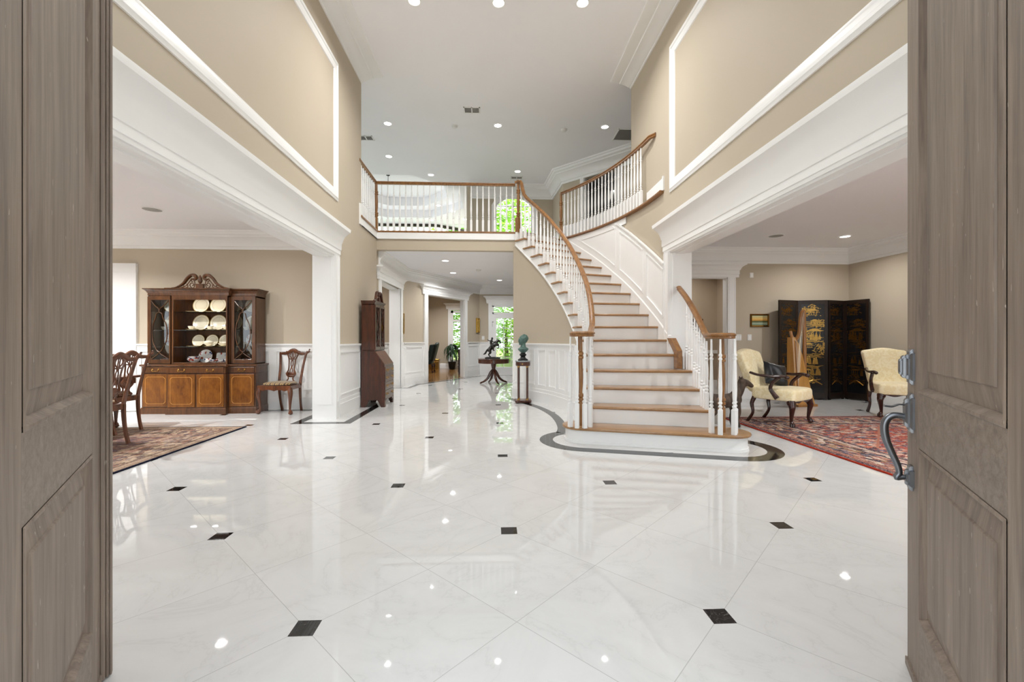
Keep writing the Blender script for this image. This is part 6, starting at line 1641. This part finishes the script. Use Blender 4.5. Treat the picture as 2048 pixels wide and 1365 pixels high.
# ---------------------------------------------------------------- sitting room
pl = thing('potted_plant', 'drooping green plant in a black pot beside the sitting room window', 'plant', (-1.62, 17.3, .006))
b = MB(); b.lathe([(0, 0), (.10, 0), (.115, .02), (.155, .27), (.165, .285), (.165, .30), (.15, .30), (.14, .26), (0, .25)], seg=24); b.build('pot', M_BLACK, pl)
M_DLEAF = paint('dark_green_leaf', '1f3a22', .5, .3, 12)
b = MB(); rp = random.Random(5)
for i in range(46):
    a = rp.uniform(0, 6.28); h = rp.uniform(.55, .95); l = rp.uniform(.2, .38); dx, dy = math.cos(a), math.sin(a); w = rp.uniform(.025, .04)
    P = [Vector((0.04 * dx, .04 * dy, h)), Vector((l * .5 * dx, l * .5 * dy, h + .06)), Vector((l * dx, l * dy, h - .08)), Vector((l * 1.15 * dx, l * 1.15 * dy, h - .30))]
    n = Vector((-dy, dx, 0)); vs = []
    for p, k in zip(bez(P, 3), lerps([.3, 1, .9, .05], 10)): vs += [p + n * w * k, p - n * w * k + Vector((0, 0, .004))]
    b.add(vs, [(2 * q, 2 * q + 1, 2 * q + 3, 2 * q + 2) for q in range(len(vs) // 2 - 1)])
b.build('foliage', M_DLEAF, pl)
b = MB(); b.tube([(0, 0, .25), (.02, .01, .6), (0, 0, .95)], [.02, .016, .01], 8); b.build('stem', M_BARK, pl)
tk = thing('brass_trunk', 'brass-coloured trunk on the sitting room floor beside the plant', 'trunk', (-2.33, 17.0, .006))
b = MB(); b.box(-.24, .24, -.17, .17, 0, .33); b.build('trunk_body', M_BRASS, tk, smooth=0, bevel=.008)
b = MB(); b.box(-.25, .25, -.18, .18, .335, .43); b.build('lid', M_BRASS, tk, smooth=0, bevel=.02)
b = MB(); b.box(-.03, .03, -.19, -.17, .27, .37); b.build('latch', M_DARKMAHO, tk, smooth=0)
wc = thing('wing_chair', 'dark green wing chair just inside the sitting room doorway', 'chair', (-2.42, 15.7, .006), R(-90))
M_DGREEN = paint('dark_green_leather', '16241f', .45, .15)
b = MB(); b.box(-.30, .30, -.30, .26, .30, .46); b.build('seat', M_DGREEN, wc, smooth=0, bevel=.05)
b = MB(); b.extr([(-.30, .20, .40), (.30, .20, .40), (.31, .36, 1.02), (.2, .38, 1.08), (-.2, .38, 1.08), (-.31, .36, 1.02)], (0, .10, 0)); b.build('backrest', M_DGREEN, wc, smooth=0, bevel=.04)
for s in (-1, 1):
    b = MB(); b.extr([(s * .30, -.25, .44), (s * .30, -.27, .60), (s * .30, .05, .63), (s * .30, .16, .78), (s * .31, .20, 1.0), (s * .31, .38, 1.02), (s * .30, .25, .44)], (s * .07, 0, 0)); b.build('wing', M_DGREEN, wc, smooth=0, bevel=.025)
    for yy in (-.25, .27):
        b = MB(); cabriole(b, s * .26, yy, .31, s * .5, -.5 if yy < 0 else .5, .028); b.build('leg', M_DARKMAHO, wc)
kc = thing('chest_of_drawers', 'dark mahogany chest seen through the right edge of the sitting room doorway', 'chest', (-.82, 14.72 + .75, .006), R(-60 + 0))
kc.location = (-.95, 15.1, .006); kc.rotation_euler = (0, 0, R(-90))
b = MB(); b.box(-.40, .40, -.22, .20, .0, .82); b.build('chest_body', M_DARKMAHO, kc, smooth=0, bevel=.006)
b = MB(); b.box(-.42, .42, -.24, .21, .82, .85); b.build('chest_top', M_DARKMAHO, kc, smooth=0, bevel=.006)
for k in range(3):
    b = MB(); b.box(-.37, .37, -.232, -.22, .08 + .25 * k, .30 + .25 * k); d = b.build('drawer', M_DARKMAHO, kc, smooth=0, bevel=.004)
    for s in (-1, 1):
        b = MB(); b.ball((s * .2, -.24, .19 + .25 * k), .013); b.build('knob', M_BRASS, d)
tl = thing('table_lamp', 'white column lamp with a pale shade on the dark chest', 'lamp', (-.86, 15.1, .856))
b = MB(); b.lathe([(0, 0), (.09, 0), (.09, .02), (.045, .04), (.05, .10), (.06, .35), (.05, .52), (.02, .56), (.012, .66), (0, .66)], seg=24); b.build('lamp_base', M_WHITE, tl)
b = MB(); b.lathe([(.19, .58), (.14, .82), (.138, .82), (.188, .58)], seg=32, cap=False); b.build('lamp_shade', paint('linen_shade', 'd9cfc0', .8), tl)
ch_ = thing('chandelier', 'slim chandelier hanging below the stepped tray beyond the balcony', 'chandelier', (-3.35, 14.0, 4.56))
b = MB(); b.tube([(0, 0, .1), (0, 0, 1.92)], .009, 8); b.lathe([(0, 1.92), (.06, 1.90), (.05, 1.88), (0, 1.87)], seg=16); b.build('rod', M_BLACK, ch_)
M_CHROME = metal('chrome', 'c8ccd0', .12)
b = MB(); b.lathe([(0, -.1), (.03, -.06), (.015, 0), (.05, .06), (.02, .12), (0, .13)], seg=16); b.build('hub', M_CHROME, ch_)
for k in range(6):
    a = 2 * PI * k / 6; dx, dy = math.cos(a), math.sin(a); b = MB(); b.tube(bez([(.02 * dx, .02 * dy, .02), (.13 * dx, .13 * dy, -.05), (.21 * dx, .21 * dy, .0), (.22 * dx, .22 * dy, .06)], 5), .007, 6); b.lathe([(0, .06), (.025, .06), (.02, .07), (0, .07)], (.22 * dx, .22 * dy, 0), 10); b.build('arm', M_CHROME, ch_)
